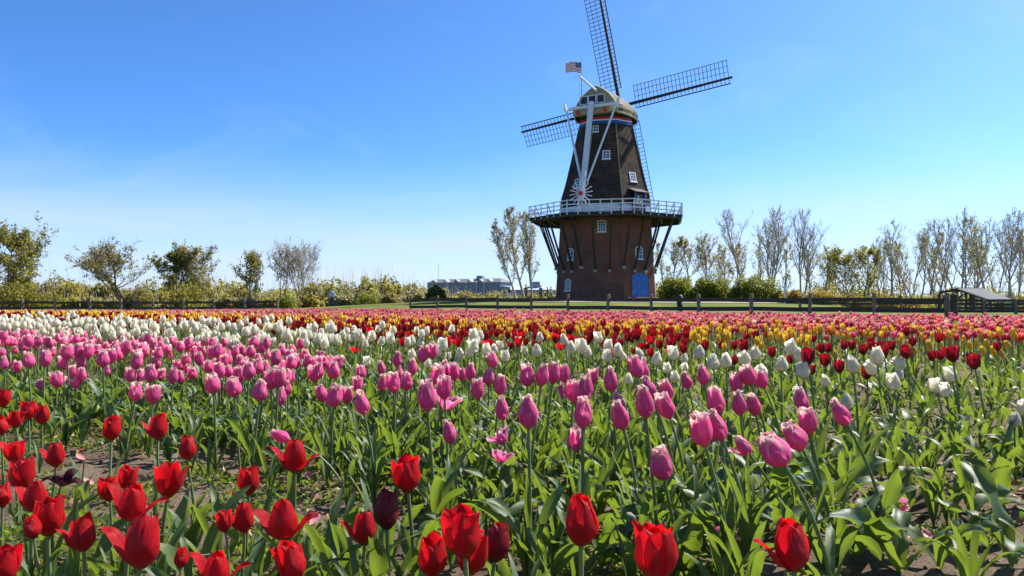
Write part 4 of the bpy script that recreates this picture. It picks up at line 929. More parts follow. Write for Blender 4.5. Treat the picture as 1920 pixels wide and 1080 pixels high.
# ------------------------------------------------------------------ people
SKIN = simple('skin', (0.52, 0.32, 0.23), 0.55, 0.08, 20, 0.0)
def cloth(name, c): return simple(name, c, 0.85, 0.15, 9, 0.1)
def person(label, pos, height, face, top, legs, hair, arm=(0.0, 0.0), hat=None, stride=0.07, long_hair=False):
    k = height / 1.72; root = empty('person', pos, face, label, 'person')
    J = {'pel': (0, 0, .94), 'wai': (0, 0.01, 1.08), 'che': (0, 0.0, 1.30), 'nek': (0, 0.0, 1.46), 'nk2': (0, -.01, 1.53), 'hd1': (0, -.02, 1.62), 'hd2': (0, -.01, 1.70)}
    rad = {'pel': (.155, .115), 'wai': (.135, .10), 'che': (.165, .12), 'nek': (.075, .07), 'nk2': (.052, .055), 'hd1': (.078, .095), 'hd2': (.062, .078)}
    E = [('pel', 'wai'), ('wai', 'che'), ('che', 'nek'), ('nek', 'nk2'), ('nk2', 'hd1'), ('hd1', 'hd2')]
    for s_, a_, sg in (('l', arm[0], -1), ('r', arm[1], 1)):
        J.update({'hp' + s_: (sg * .09, 0, .88), 'kn' + s_: (sg * .10, -.02 + sg * stride * .5, .48), 'an' + s_: (sg * .11, 0.03 + sg * stride, .09), 'to' + s_: (sg * .125, -.13 + sg * stride, .045)})
        rad.update({'hp' + s_: (.095, .10), 'kn' + s_: (.060, .065), 'an' + s_: (.045, .05), 'to' + s_: (.042, .035)})
        el = Vector((sg * .27, .02 - .06 * a_, 1.14)); wr = Vector((sg * (.27 - .14 * a_), -.03 - .27 * a_, .90 + .22 * a_)); hd = wr + (wr - el).normalized() * .09
        J.update({'sh' + s_: (sg * .19, 0, 1.41), 'el' + s_: tuple(el), 'wr' + s_: tuple(wr), 'ha' + s_: tuple(hd)})
        rad.update({'sh' + s_: (.068, .068), 'el' + s_: (.048, .048), 'wr' + s_: (.032, .036), 'ha' + s_: (.026, .042)})
        E += [('pel', 'hp' + s_), ('hp' + s_, 'kn' + s_), ('kn' + s_, 'an' + s_), ('an' + s_, 'to' + s_), ('che', 'sh' + s_), ('sh' + s_, 'el' + s_), ('el' + s_, 'wr' + s_), ('wr' + s_, 'ha' + s_)]
    names = list(J); me = bpy.data.meshes.new('body'); me.from_pydata([J[q] for q in names], [(names.index(a), names.index(b)) for a, b in E], [])
    ob = bpy.data.objects.new('body', me); COL.objects.link(ob); ob.modifiers.new('skin', 'SKIN')
    for i, q in enumerate(names): me.skin_vertices[0].data[i].radius = rad[q]; me.skin_vertices[0].data[i].use_root = q == 'pel'
    sb_ = ob.modifiers.new('sub', 'SUBSURF'); sb_.levels = 1; sb_.render_levels = 1
    dg = bpy.context.evaluated_depsgraph_get(); bm_ = bpy.data.meshes.new_from_object(ob.evaluated_get(dg)); bpy.data.objects.remove(ob)
    bm_.materials.clear()
    for m_ in (SKIN, top, legs, M['black_wood']): bm_.materials.append(m_)
    wrz = [J['wrl'], J['wrr']]
    for p in bm_.polygons:
        c = p.center; p.use_smooth = True
        hand = any((c - Vector(w)).length < 0.13 and c.z < w[2] + 0.03 and abs(c.x) > 0.1 for w in wrz)
        p.material_index = 0 if (c.z > 1.50 or hand) else 1 if (c.z > 0.93 or abs(c.x) > 0.21) else 2 if c.z > 0.10 else 3
    b = link('body', bm_, root); b.scale = (k, k, k)
    # hair cap, and a face on the front (-Y) side
    mb = MB(); bmh = bmesh.new(); bmesh.ops.create_uvsphere(bmh, u_segments=14, v_segments=10, radius=1.0)
    for v in bmh.verts:
        n_ = v.co.copy(); lo = -0.9 if long_hair else -0.35
        if n_.y < -0.25 and n_.z < 0.45: v.co = n_ * 0.80
        if n_.z < lo: v.co.z = lo
        v.co = Vector((v.co.x * .092, v.co.y * .108 + .006, v.co.z * (.13 if v.co.z > 0 else (.20 if long_hair else .11)) + 1.655))
    hm = bpy.data.meshes.new('hair'); bmh.to_mesh(hm); bmh.free(); hm.materials.append(hair); hm.polygons.foreach_set('use_smooth', [True] * len(hm.polygons)); h_ = link('hair', hm, root); h_.scale = (k, k, k)
    if hat:
        mb = MB(); mb.tube([(0, 0, 1.70), (0, 0, 1.715), (0, 0, 1.72), (0, 0, 1.78), (0, 0, 1.80)], [.15, .15, .10, .095, .04], 14); h2 = mb.build('hat', hat, root, True); h2.scale = (k, k, k)
    return root
dk = cloth('black_cloth', (0.015, 0.015, 0.02)); nv = cloth('navy_trousers', (0.018, 0.025, 0.05)); hairb = cloth('brown_hair', (0.05, 0.02, 0.012)); hairw = cloth('white_hair', (0.65, 0.62, 0.58)); hairf = cloth('fair_hair', (0.42, 0.28, 0.14))
p = onground(622, 74); person('standing person in pale blue jacket and dark trousers seen from behind', p, 1.72, math.pi, cloth('blue_jacket', (0.26, 0.44, 0.72)), nv, hairb, (0.6, 0.6), long_hair=False)
def crest(px, top, z, H):    # stands so that the head reaches the given row
    q = at(px, top, z); return Vector((q.x, q.y, max(gh(q.x, q.y), q.z - H)))
person('white-haired person in dark clothes under the leaning poplar', onground(955, 84), 1.50, 2.2, cloth('dark_jacket', (0.03, 0.04, 0.06)), cloth('light_skirt', (0.45, 0.5, 0.55)), hairw, (0.5, 0.2))
person('person in brown jacket and cap below the tallest poplar', onground(986, 88), 1.80, 0.4, cloth('brown_jacket', (0.13, 0.08, 0.035)), cloth('tan_trousers', (0.17, 0.13, 0.09)), hairb, (0.7, 0.7), hat=cloth('rust_cap', (0.22, 0.06, 0.03)))
person('person in grey-blue jacket and black trousers walking near the mill', onground(1014, 90), 1.78, 2.6, cloth('greyblue_jacket', (0.10, 0.15, 0.19)), dk, hairb, (0.3, 0.5), stride=0.16)
person('person in dark coat half hidden beside the one in white', onground(1026.5, 92), 1.66, 1.2, dk, nv, hairb, (0.4, 0.4))
person('person in white top close to the brick wall of the mill', onground(1033, 90), 1.66, 2.9, cloth('white_top', (0.72, 0.74, 0.76)), cloth('grey_trousers', (0.14, 0.16, 0.19)), hairf, (0.8, 0.5), long_hair=True)
gz = mill.location.z + GH + 0.02
q = at(1196, 372, 72.6); person('fair-haired person in cream shirt leaning on the gallery railing', (q.x, q.y, gz), 1.68, 0.3, cloth('cream_shirt', (0.62, 0.54, 0.44)), cloth('tan_shorts', (0.30, 0.20, 0.14)), hairf, (0.8, 0.8), stride=0.03)
q = at(1166, 372, 72.9); person('person in brown top by the small gallery door', (q.x, q.y, gz), 1.60, -0.6, cloth('brown_top', (0.20, 0.11, 0.06)), nv, hairb, (0.4, 0.3), stride=0.03)

# ------------------------------------------------------------------ tulips
def grid_faces(nu, nw):
    i = np.arange(nu * nw).reshape(nu, nw); return np.stack([i[:-1, :-1], i[:-1, 1:], i[1:, 1:], i[1:, :-1]], -1).reshape(-1, 4)
POINT = ([0, .08, .3, .55, .75, .88, .96, 1], [.30, .55, .95, 1, .86, .60, .30, .03])
ROUND = ([0, .08, .3, .55, .78, .90, .97, 1], [.30, .55, .95, 1, .93, .74, .45, .14])
KIND = {'red': dict(Rr=.0285, H=.084, top=.50, shape=POINT, wid=1.08, frill=.05), 'darkred': dict(Rr=.027, H=.080, top=.62, shape=POINT, wid=.98, frill=.08),
        'pink': dict(Rr=.0255, H=.085, top=.24, shape=ROUND, wid=1.02, frill=.26), 'pinkround': dict(Rr=.0305, H=.084, top=.30, shape=ROUND, wid=1.04, frill=.30), 'white': dict(Rr=.0310, H=.080, top=.32, shape=ROUND, wid=1.12, frill=.08),
        'yellow': dict(Rr=.0245, H=.082, top=.30, shape=POINT, wid=1.10, frill=.05), 'mixed': dict(Rr=.029, H=.078, top=.55, shape=ROUND, wid=1.10, frill=.12)}
def petal_surf(phi, kd, nu, nw, opn=0.0, curl=0.0, rs=1.0, hs=1.0, seed=0, ws=1.0, frill=None, top=None):
    r = np.random.default_rng(seed); Rr, H = kd['Rr'], kd['H'] * hs; fr = kd['frill'] if frill is None else frill; tp = (kd['top'] if top is None else top) * r.uniform(.7, 1.25)
    t = np.linspace(0, 1, nu)[:, None]; w = np.linspace(-1, 1, nw)[None, :]
    rr = np.interp(t, [0, .05, .18, .40, .62, .82, 1], [.10, .42, .80, 1.0, .72 + .34 * tp, .36 + .62 * tp, tp]) * Rr * rs
    rr = rr * (1 + 0.05 * np.sin(3 * t + r.uniform(0, 6)))
    z = H * t
    # bend the profile: turn each step of it outwards, so a petal can follow the cup and flip over at its tip
    th = (opn * sstep(0, .35, t) + curl * sstep(.30, 1, t))[:, 0]
    dr_, dz_ = np.diff(rr[:, 0]), np.diff(z[:, 0]); tm = (th[1:] + th[:-1]) / 2
    rad = (rr[0, 0] + np.concatenate([[0], np.cumsum(dr_ * np.cos(tm) + dz_ * np.sin(tm))]))[:, None]
    zz = np.concatenate([[0], np.cumsum(-dr_ * np.sin(tm) + dz_ * np.cos(tm))])[:, None]
    th = th[:, None]; cs, sn = np.cos(th), np.sin(th)
    hw = kd['wid'] * ws * Rr * np.interp(t, *kd['shape']); Rc = np.maximum(rr, .50 * Rr)
    al = w * hw / Rc
    inn = Rc * (1 - np.cos(al)) * 0.92; lat = Rc * np.sin(al)
    ph = r.uniform(0, 6.28, 4); ed = np.abs(w) ** 3
    wav = fr * Rr * (t ** 3) * (0.35 + ed) * np.sin(w * 6.5 + ph[0]) + 0.045 * Rr * np.sin(5 * t + 2.2 * w + ph[1]) * sstep(.1, .5, t)
    crease = -0.05 * Rr * np.exp(-(w / .16) ** 2) * np.sin(np.pi * t)
    k = -inn + wav + crease
    rad = rad + k * cs; zz = zz - k * sn + fr * Rr * .35 * (t ** 4) * np.sin(w * 9 + ph[2]) + 0.02 * Rr * np.sin(w * 3 + ph[3]) * t
    lat = lat + np.zeros_like(rad)
    x = rad * math.cos(phi) - lat * math.sin(phi); y = rad * math.sin(phi) + lat * math.cos(phi)
    V = np.stack([x, y, zz + np.zeros_like(x)], -1).reshape(-1, 3)
    edge = np.maximum(np.abs(w) ** 5 * sstep(.2, .6, t), sstep(.62, 1.02, t)) + 0 * w
    return V, (t + 0 * w).ravel(), (w + 0 * t).ravel(), edge.ravel()
def petal_specs(kind, style, seed):
    """azimuth, opening, curl, radius and height factors of the six petals"""
    r = np.random.default_rng(seed); out = []; a0 = r.uniform(0, 6.28)
    if style in ('one', 'two'): a0 = math.pi + r.uniform(-.25, .1)
    for i in range(6):
        inner = i >= 3; a = a0 + (i % 3) * 2 * math.pi / 3 + (math.pi / 3 if inner else 0)
        o, c = R(r.uniform(-3, 5)), R(r.uniform(-6, 12)); hs = r.uniform(.88, 1.05) * (0.97 if inner else 1)
        if style == 'cup': o += R(7); c += R(4)
        if style == 'flare': o += R(r.uniform(1, 11)); c += R(r.uniform(0, 40))
        if style == 'open': o += R(r.uniform(15, 45)); c += R(r.uniform(20, 60))
        if style == 'one' and i == 0: o, c = R(24), R(62)
        if style == 'two' and i == 0: o, c = R(20), R(60)
        if style == 'two' and i == 4: a = r.uniform(-.2, .25); o, c = R(30), R(70)
        if style == 'wilt': o += R(r.uniform(-10, 60)); c += R(r.uniform(20, 120)); hs *= r.uniform(.6, .9)
        ws = 1.0
        if style in ('one', 'two') and (i == 0 or (style == 'two' and i == 4)): ws = r.uniform(.5, .72); hs *= .92
        out.append((a, o, c, .92 if inner else 1.0, hs, int(r.integers(1e6)), ws))
    return out
FLOWERS = {}
def flower_meshes(kind, style, var, matname=None):
    key = (kind, style, var, matname)
    if key not in FLOWERS:
        kd = KIND[kind]; L = []
        for a, o, c, rs, hs, sd, ws in petal_specs(kind, style, sum(map(ord, kind + style)) * 31 + var * 977):
            V, al, ac, ed = petal_surf(a, kd, 10, 9, o, c, rs, hs, sd, ws)
            L.append(np_mesh(kind + '_petal', V, grid_faces(10, 9), M[matname or {'pinkround': 'pink'}.get(kind, kind)], fattr={'along': al, 'across': ac, 'edge': ed}))
        FLOWERS[key] = L
    return FLOWERS[key]
def leaf_surf(L, W, th0, bend, fold, twist, wave, seed, ns=13, nw=5, power=2.0):
    r = np.random.default_rng(seed); s_ = np.linspace(0, 1, ns); w = np.linspace(-1, 1, nw)
    th = th0 + bend * s_ ** power                              # angle from the vertical
    dx, dz = np.sin(th), np.cos(th); cx = np.concatenate([[0], np.cumsum((dx[1:] + dx[:-1]) / 2)]) * L / (ns - 1); cz = np.concatenate([[0], np.cumsum((dz[1:] + dz[:-1]) / 2)]) * L / (ns - 1)
    cy = 0.06 * L * np.sin(2.2 * s_ + r.uniform(0, 6)) * s_
    hw = W * np.interp(s_, [0, .08, .3, .55, .8, .93, 1], [.38, .55, .92, 1, .72, .34, .02])
    fo = fold * (1 - .55 * s_); tw = twist * s_ + r.uniform(-.15, .15)
    nx, nz = -np.cos(th), np.sin(th)                           # leaf upper side faces the stem
    lat = w[None, :] * hw[:, None] * np.cos(fo)[:, None]; nor = np.abs(w)[None, :] ** 1.3 * hw[:, None] * np.sin(fo)[:, None]
    nor = nor + wave * W * np.sin(s_ * 11 + r.uniform(0, 6))[:, None] * (w[None, :] ** 3) * sstep(.1, .5, s_)[:, None]
    lt = lat * np.cos(tw)[:, None] - nor * np.sin(tw)[:, None]; nn = lat * np.sin(tw)[:, None] + nor * np.cos(tw)[:, None]
    X = cx[:, None] + nn * nx[:, None] + 0.004; Y = cy[:, None] + lt; Z = cz[:, None] + nn * nz[:, None]
    V = np.stack([X, Y, Z], -1).reshape(-1, 3)
    return V, np.repeat(s_, nw), np.tile(w, ns)
LEAVES = []
for i in range(30):
    rr_ = np.random.default_rng(500 + i)
    V, al, ac = leaf_surf(rr_.uniform(.20, .33), rr_.uniform(.011, .024), R(rr_.uniform(3, 24)), R(rr_.uniform(8, 95)), R(rr_.uniform(18, 50)), R(rr_.uniform(-70, 70)), rr_.uniform(.15, .55), 900 + i, power=rr_.uniform(1.4, 3.5))
    LEAVES.append(np_mesh('tulip_leaf', V, grid_faces(13, 5), M['leaf'], fattr={'along': al, 'across': ac}))
BIGLEAVES = []
for i in range(14):
    rr_ = np.random.default_rng(700 + i)
    V, al, ac = leaf_surf(rr_.uniform(.22, .34), rr_.uniform(.022, .034), R(rr_.uniform(12, 38)), R(rr_.uniform(45, 150)), R(rr_.uniform(10, 40)), R(rr_.uniform(-80, 80)), rr_.uniform(.3, .75), 1300 + i, ns=16, nw=7, power=rr_.uniform(1.6, 3.2))
    BIGLEAVES.append(np_mesh('tulip_leaf', V, grid_faces(16, 7), M['leaf'], fattr={'along': al, 'across': ac}))

def stem_mesh(pts, r0, r1):
    t_ = Tubes(); t_.add(pts, np.linspace(r0, r1, len(pts)), 7); return np_mesh('stem', np.concatenate(t_.V), np.concatenate(t_.F), M['stem'])
def bez(p0, p1, p2, p3, n):
    t = np.linspace(0, 1, n)[:, None]; return (1 - t) ** 3 * p0 + 3 * (1 - t) ** 2 * t * p1 + 3 * (1 - t) * t * t * p2 + t ** 3 * p3
TRND = random.Random(5)
def soil_z(x, y): return float(soil_h(np.array([x]), np.array([y]))[0])
OCC = []; RECS = []
def tulip(kind, cx, cy, h, tilt=0.0, style=None, label=None, group=None, lim=(.25, .45), nleaf=None, matname=None, name=None, var=None, cat=None, lean_y=None):
    """a tulip whose head stands where the photograph shows a head of h pixels centred on (cx, cy)"""
    kd = KIND[kind]; z = FPX * 0.083 / h; hc = CAMH - (cy - HOR) / FPX * z
    if hc < lim[0]: z = (CAMH - lim[0]) * FPX / (cy - HOR)
    if hc > lim[1]: z = (CAMH - lim[1]) * FPX / (cy - HOR)
    s_ = h * z / FPX / kd['H']
    c = np.array(at(cx, cy, z)); ta = R(tilt + TRND.uniform(-3, 3)); ly = R(TRND.uniform(-7, 5)) if lean_y is None else R(lean_y)
    T = Vector((math.sin(ta), math.sin(ly), math.cos(ta))).normalized()
    top = Vector(c) - T * kd['H'] * s_ * 0.5
    hgt = top.z; bx_ = top.x - math.tan(ta * .55) * hgt + TRND.uniform(-.012, .012); by_ = top.y - math.tan(ly * .5) * hgt + TRND.uniform(-.012, .012)
    base = Vector((bx_, by_, soil_z(bx_, by_))); OCC.append((bx_, by_))
    root = empty(name or kind + '_tulip', base, 0, label, cat or 'tulip', group); RECS.append((root, group, cx, cy))
    tl = top - base; L = tl.length
    mid = Vector((TRND.uniform(-.015, .015), TRND.uniform(-.015, .015), 0))
    pts = bez(np.array((0, 0, -.01)), np.array((0, 0, L * .35)) + np.array(mid), np.array(tl - T * L * .33), np.array(tl + T * .004), 9)
    link('stem', stem_mesh(pts, .0054 * s_, .0042 * s_), root)
    if style != 'bare':
        if style is None: style = TRND.choice(['egg', 'egg', 'cup'] if kind != 'darkred' else ['flare', 'cup', 'flare'])
        v = TRND.randrange(5) if var is None else var
        mw = Matrix.Translation(tl) @ T.to_track_quat('Z', 'Y').to_matrix().to_4x4()
        if style in ('one', 'two'):          # keep the petal that folds out on its own side
            zx = Vector((1, 0, 0)); zx = (zx - T * zx.dot(T)).normalized(); zy = T.cross(zx); mw = Matrix.Translation(tl) @ Matrix((zx, zy, T)).transposed().to_4x4()
        else: mw = mw @ Matrix.Rotation(TRND.uniform(0, 6.28), 4, 'Z')
        mw = mw @ Matrix.Scale(s_, 4)
        for me in flower_meshes(kind, style, v, matname): link('petal', me, root, mw)
    nl_ = TRND.choice((2, 3, 3)) if nleaf is None else nleaf + (1 if kind == 'pink' else 0); a0 = TRND.uniform(0, 6.28)
    for i in range(nl_):
        me = TRND.choice(LEAVES); k = TRND.uniform(.75, 1.0) * min(1.0, hgt / .33)
        link('leaf', me, root, Matrix.Rotation(a0 + i * 2.3 + TRND.uniform(-.4, .4), 4, 'Z') @ Matrix.Translation((0, 0, 0.012 * i)) @ Matrix.Diagonal((k, k * TRND.uniform(.85, 1.15), k, 1)))
    return root

REDS = [  # x, y, head height, lean, style, label
 (5, 745, 37, 0, 'cup', 'red tulip cut by the frame edge, highest of the red ones there'),
 (53, 768, 37, -2, 'cup', 'upright red tulip touching the rounder red tulip just beside it'),
 (79, 777, 37, 6, 'egg', 'rounder crimson tulip pressed against the upright red tulip'),
 (27, 786, 34, -12, 'open', 'wide-open red tulip with petals spread, below the upright pair'),
 (2, 798, 36, 0, 'egg', 'red tulip half out of frame beside the wide-open one'),
 (25, 847, 43, -4, 'flare', 'flaring red tulip at the frame edge with a petal folded low'),
 (105, 853, 46, 4, 'one', 'red tulip with one upswept petal above the withered dark flower'),
 (209, 803, 45, 0, 'cup', 'lone red tulip with two raised petals below the paired pink tulips'),
 (297, 800, 48, 3, 'one', 'red tulip with a small curled side petal beneath two pink tulips'),
 (41, 889, 60, -4, 'cup', 'red tulip at the top of a diagonal row of three big ones'),
 (67, 930, 62, 6, 'two', 'middle flower of the diagonal row of three big red tulips'),
 (92, 968, 73, 2, 'cup', 'lowest and brightest flower of the diagonal row of three red tulips'),
 (60, 988, 44, -8, 'egg', 'dark red tulip mostly hidden behind the lowest of the diagonal three'),
 (155, 1000, 66, -6, 'one', 'low red tulip with a broad petal sticking out towards the diagonal three'),
 (5, 928, 45, 0, 'egg', 'narrow crimson tulip at the frame edge, level with the diagonal row'),
 (8, 1056, 74, 4, 'cup', 'bright red tulip in the bottom corner of the frame'),
 (203, 917, 46, -5, 'flare', 'small red tulip on the side of the crowded cluster'),
 (240, 898, 46, 0, 'flare', 'frilled red tulip at the back of the crowded cluster'),
 (248, 940, 76, 5, 'two', 'large red tulip in front of the crowded cluster with a tongue-like petal'),
 (267, 1015, 99, 4, 'one', 'largest egg-shaped red tulip with a long drooping petal at its side'),
 (318, 900, 66, 6, 'flare', 'open red tulip with spread petals beside the crowded cluster'),
 (352, 838, 48, -2, 'egg', 'slim upright red tulip above the open red one'),
 (467, 900, 54, 0, 'cup', 'square-topped red tulip standing alone over the bare soil'),
 (419, 978, 40, -10, 'flare', 'small tilted red tulip leaning on its larger neighbour over bare soil'),
 (457, 970, 57, 0, 'one', 'plain oval red tulip over bare soil beside a small tilted one'),
 (530, 973, 82, 3, 'two', 'red tulip with petals folded out on both sides over bare soil'),
 (552, 854, 65, 3, 'two', 'red tulip with petals folded out both ways beside a drooping pink flower'),
 (340, 1045, 38, 4, 'egg', 'small red tulip low between stems near the largest egg-shaped one'),
 (405, 1066, 74, 2, 'two', 'red tulip cut by the bottom frame edge with a broad petal folded out'),
 (547, 1054, 74, -10, 'flare', 'ragged red tulip with crumpled petals at the bottom, over bare soil'),
 (762, 887, 72, -5, 'cup', 'sunlit red tulip with a ragged top standing above the dark maroon one'),
 (683, 990, 62, 2, 'one', 'short red tulip with a finger-like side petal near the maroon one'),
 (810, 1043, 76, -4, 'cup', 'red tulip with two pointed petals beside the crumpled double bloom'),
 (868, 1000, 92, -3, 'flare', 'big crumpled double red bloom with overlapping ragged petals'),
 (884, 1035, 84, 4, 'flare', 'lower crumpled red bloom merged with the big double one'),
 (1089, 975, 95, 0, 'egg', 'tall oval red tulip with one petal sunlit and one in purple shade'),
 (1228, 1032, 108, -6, 'cup', 'largest red tulip at the bottom edge with a sunlit square patch'),
 (1484, 1021, 98, -5, 'one', 'glowing backlit red tulip apart from the others, one petal thrown out')]
for i, (x_, y_, h_, t_, st, lb) in enumerate(REDS): tulip('red', x_, y_, h_, t_, st, lb, 'red tulips of the front row', (.25, .40), 2, var=i % 5)
tulip('red', 725, 955, 73, -3, 'egg', 'dark maroon closed tulip between two bright red ones', 'red tulips of the front row', (.25, .40), 2, 'maroon')
tulip('red', 933, 1013, 79, 6, 'egg', 'smooth crimson tulip tucked beside the big crumpled double bloom', 'red tulips of the front row', (.25, .40), 2, 'darkred')
tulip('red', 121, 893, 38, 20, 'wilt', 'withered blackish tulip hanging below a red one', None, (.25, .40), 1, 'wilted', 'withered_tulip')
tulip('yellow', 161, 852, 30, 12, 'bare', 'bare tulip stalk with a yellow stump, petals all fallen', None, (.22, .40), 1, None, 'bare_tulip_stalk')
_b = [o for o in bpy.data.objects if o.name.startswith('bare_tulip_stalk')][0]
mb = MB(); tp_ = at(161, 846, FPX * .083 / 30); q = tp_ - _b.location
mb.tube([q - Vector((0.012, 0, .02)), q, q + Vector((.004, 0, .012)), q + Vector((.005, 0, .016))], [.005, .006, .010, .006], 8); mb.build('seed_head', simple('seed_head', (0.62, 0.52, 0.10), 0.7), _b, True)

PINKS = [(651,740,30,-8),(678,755,45,-10),(670,720,28,4),(745,673,28,0),(773,688,30,0),(677,697,27,-8),(737,717,40,2),(762,715,33,4),(747,699,27,0),(717,718,30,0),(715,690,25,0),(800,742,58,-2),(832,727,43,3),(820,703,33,0),(833,692,32,0),(850,697,32,0),(867,702,25,0),(883,697,32,5),(895,730,36,0),(923,675,30,-12),(917,707,30,0),(938,722,38,5),(792,665,28,0),(810,658,28,-4),(941,765,45,-8),(990,772,62,0),(988,703,42,0),(1017,703,42,3),(1038,700,40,0),(1057,700,33,-10),(1053,732,30,0),(1075,733,43,0),(1098,727,48,0),(1113,705,28,0),(1145,712,46,0),(1157,752,38,-14),(1192,688,40,-8),(1204,694,36,-10),(1162,779,56,-10),(1208,754,59,-3),(1216,727,44,-12),(1250,731,36,-16),(1248,762,49,-14),(1093,774,58,2),
 (842,810,44,-6),(1240,870,60,-3),(1318,703,36,-6),(1403,705,38,-12),(1426,712,34,-14),(1380,718,38,-6),(1342,752,51,-8),(1385,756,45,-2),(1413,759,43,-8),(1287,713,32,-6),(1314,807,62,-8),(1344,798,60,-16),(1452,843,70,-28),(1490,818,57,-24),(1514,789,51,-16),(1503,749,42,-16),(1575,774,54,-32),
 (8,680,24,0),(32,687,20,6),(53,675,28,0),(85,672,29,-4),(7,630,18,0),(18,640,17,0),(53,640,22,-12),(93,642,21,6),(42,643,18,0),(72,638,20,0),(77,720,21,4),(107,713,27,4),(120,680,25,0),(125,660,28,0),(147,657,25,0),(165,660,25,0),(152,678,25,4),(135,697,22,0),(153,702,26,0),(143,635,18,0),(193,673,30,0),(208,668,25,0),(222,667,20,0),(237,652,25,6),(247,640,18,0),(257,677,30,0),(272,660,20,0),(278,635,18,0),(285,645,17,4),(297,663,22,0),(318,665,17,0),(293,680,22,0),(245,702,27,0),(262,703,24,0),(282,700,31,0),(302,702,20,8),(255,735,34,10),(287,740,33,0),(200,695,19,10),(325,705,29,0),(338,707,24,0),(333,685,18,0),(360,700,23,6),(362,660,20,0),(373,673,25,-8),(390,667,18,0),(395,685,22,0),(408,658,25,-4),(410,695,28,0),(420,677,25,0),(398,720,36,-4),(438,725,38,-10),(448,702,30,0),(450,678,25,0),(455,658,20,0),(467,695,31,0),(483,687,28,0),(497,690,25,-4),(488,733,37,3),(507,712,36,0),(523,708,36,0),(537,707,29,-6),(527,742,33,0),(500,643,22,0),(500,662,18,0),(517,670,28,0),(543,667,25,0),(573,665,20,0),(578,678,25,0),(595,682,25,0),(588,700,26,0),(618,690,23,-8),(620,675,20,0),(633,680,24,0),(603,738,30,-6),(627,743,42,0)]
for x_, y_, h_, t_ in PINKS:
    big = h_ >= 40; rd = TRND.random() < (.75 if x_ < 700 else .12)
    tulip('pinkround' if rd else 'pink', x_, y_, h_ * (1.06 if h_ < 38 else 1.02), t_ - (4 if x_ > 1100 else 0) + TRND.uniform(-5, 5), TRND.choice(('egg', 'egg', 'egg', 'cup') if big else ('egg', 'egg', 'cup', 'flare')), 'large pink tulip with pale frilled petal tips, towards the front of the pink band' if big else 'smaller pink tulip with pale tips deep in the pink band',
          'pink tulips', (.26, .45), 3 if big else 2, name='pink_tulip')
tulip('pink', 526, 818, 36, -70, 'cup', 'drooping pink tulip hanging over next to a red one', None, (.25, .45), 2, lean_y=0)
tulip('pink', 939, 818, 36, -25, 'open', 'broken pink tulip with ragged spread petals hanging down', None, (.25, .45), 2)
tulip('pink', 942, 850, 34, 20, 'wilt', 'torn pink petals sagging below the broken pink tulip', None, (.22, .45), 1)
tulip('pink', 1080, 823, 44, 8, 'flare', 'faded pale pink tulip losing its colour beneath a large one', None, (.25, .45), 2)
tulip('pink', 1393, 836, 44, -38, 'one', 'half-stripped pink tulip with one petal hanging loose', None, (.25, .45), 2)
tulip('pink', 840, 752, 36, 24, 'open', 'pink tulip with torn reddish petals behind a tall one', None, (.25, .45), 2)
tulip('pink', 70 * 2, 716, 26, -10, 'open', 'pink tulip with petals falling open near the smaller ones', None, (.25, .45), 2)

def fallen(px, py, az, scale, label):
    z = CAMH * FPX / (py - HOR) * 0.97; p = onground(px, z); p.z = soil_z(p.x, p.y)
    root = empty('fallen_tulip', p, 0, label, 'tulip')
    D = Vector((math.cos(az), math.sin(az), 0.12)).normalized(); hb = Vector((0, 0, .075))
    for me in flower_meshes('pink', 'cup', 1): link('petal', me, root, Matrix.Translation(hb) @ D.to_track_quat('Z', 'Y').to_matrix().to_4x4() @ Matrix.Scale(scale, 4))
    b = np.array(hb); e = b - np.array(D) * .10 + np.array((0, -.01, -.012)); link('stem', stem_mesh(bez(b, b - np.array(D) * .03 + np.array((0, 0, .02)), e + np.array((0, 0, .03)), e + np.array((-.03, -.03, -.06)), 8), .004, .0045), root)
fallen(1655, 1005, 0.3, 1.0, 'fallen pink tulip head lying on broad leaves near bare soil')
fallen(1332, 1052, 0.1, 0.9, 'fallen pink tulip head at the bottom edge between two red tulips')

WHITES = [(1312,660,26,-8),(1337,678,31,-4),(1360,677,28,0),(1397,673,27,-22),(1417,663,26,-12),(1482,652,29,-14),(1498,665,28,-6),(1465,682,31,-4),(1505,695,33,-8),(1428,698,27,-30),(1547,713,25,-8),(1598,683,35,-8),(1633,690,29,-30),(1643,668,33,-10),(1685,682,26,-42),(1675,717,31,-10),(1685,703,20,10),(1587,753,31,-14),(1782,702,31,-16),(1755,723,28,-12),(1772,732,26,-10),(1902,787,30,-6),(1917,763,25,-10),(1283,672,20,0),(1283,690,18,0),(1493,735,20,0),
 (947,668,22,0),(972,642,20,0),(982,657,16,0),(1006,657,26,0),(1012,632,20,0),(1057,637,22,-8),(1070,652,26,-6),(1090,650,30,-4),(1102,660,23,0),(1122,633,22,-8),(1140,648,23,0),(1158,657,25,0),(1168,668,18,-40),(1138,668,25,0),(1067,668,14,0),(1198,662,23,-6),(1232,673,26,0),(1262,662,27,-8),(1250,690,20,0),(1178,710,21,0),(1265,707,23,0),(887,628,22,-10),(830,647,26,-6),(888,650,26,-6),(880,660,22,0),(862,662,22,-6),(912,655,22,-8),(927,655,20,0),(937,648,18,0),(677,632,21,0),(693,632,19,4),(732,635,22,0),(772,638,20,0),(788,643,18,0),(688,678,20,0),(802,682,18,0),(663,630,18,0),(655,635,16,0),(715,640,18,8),(772,665,20,0),(822,660,17,0),(855,680,17,0),(840,668,16,0)]
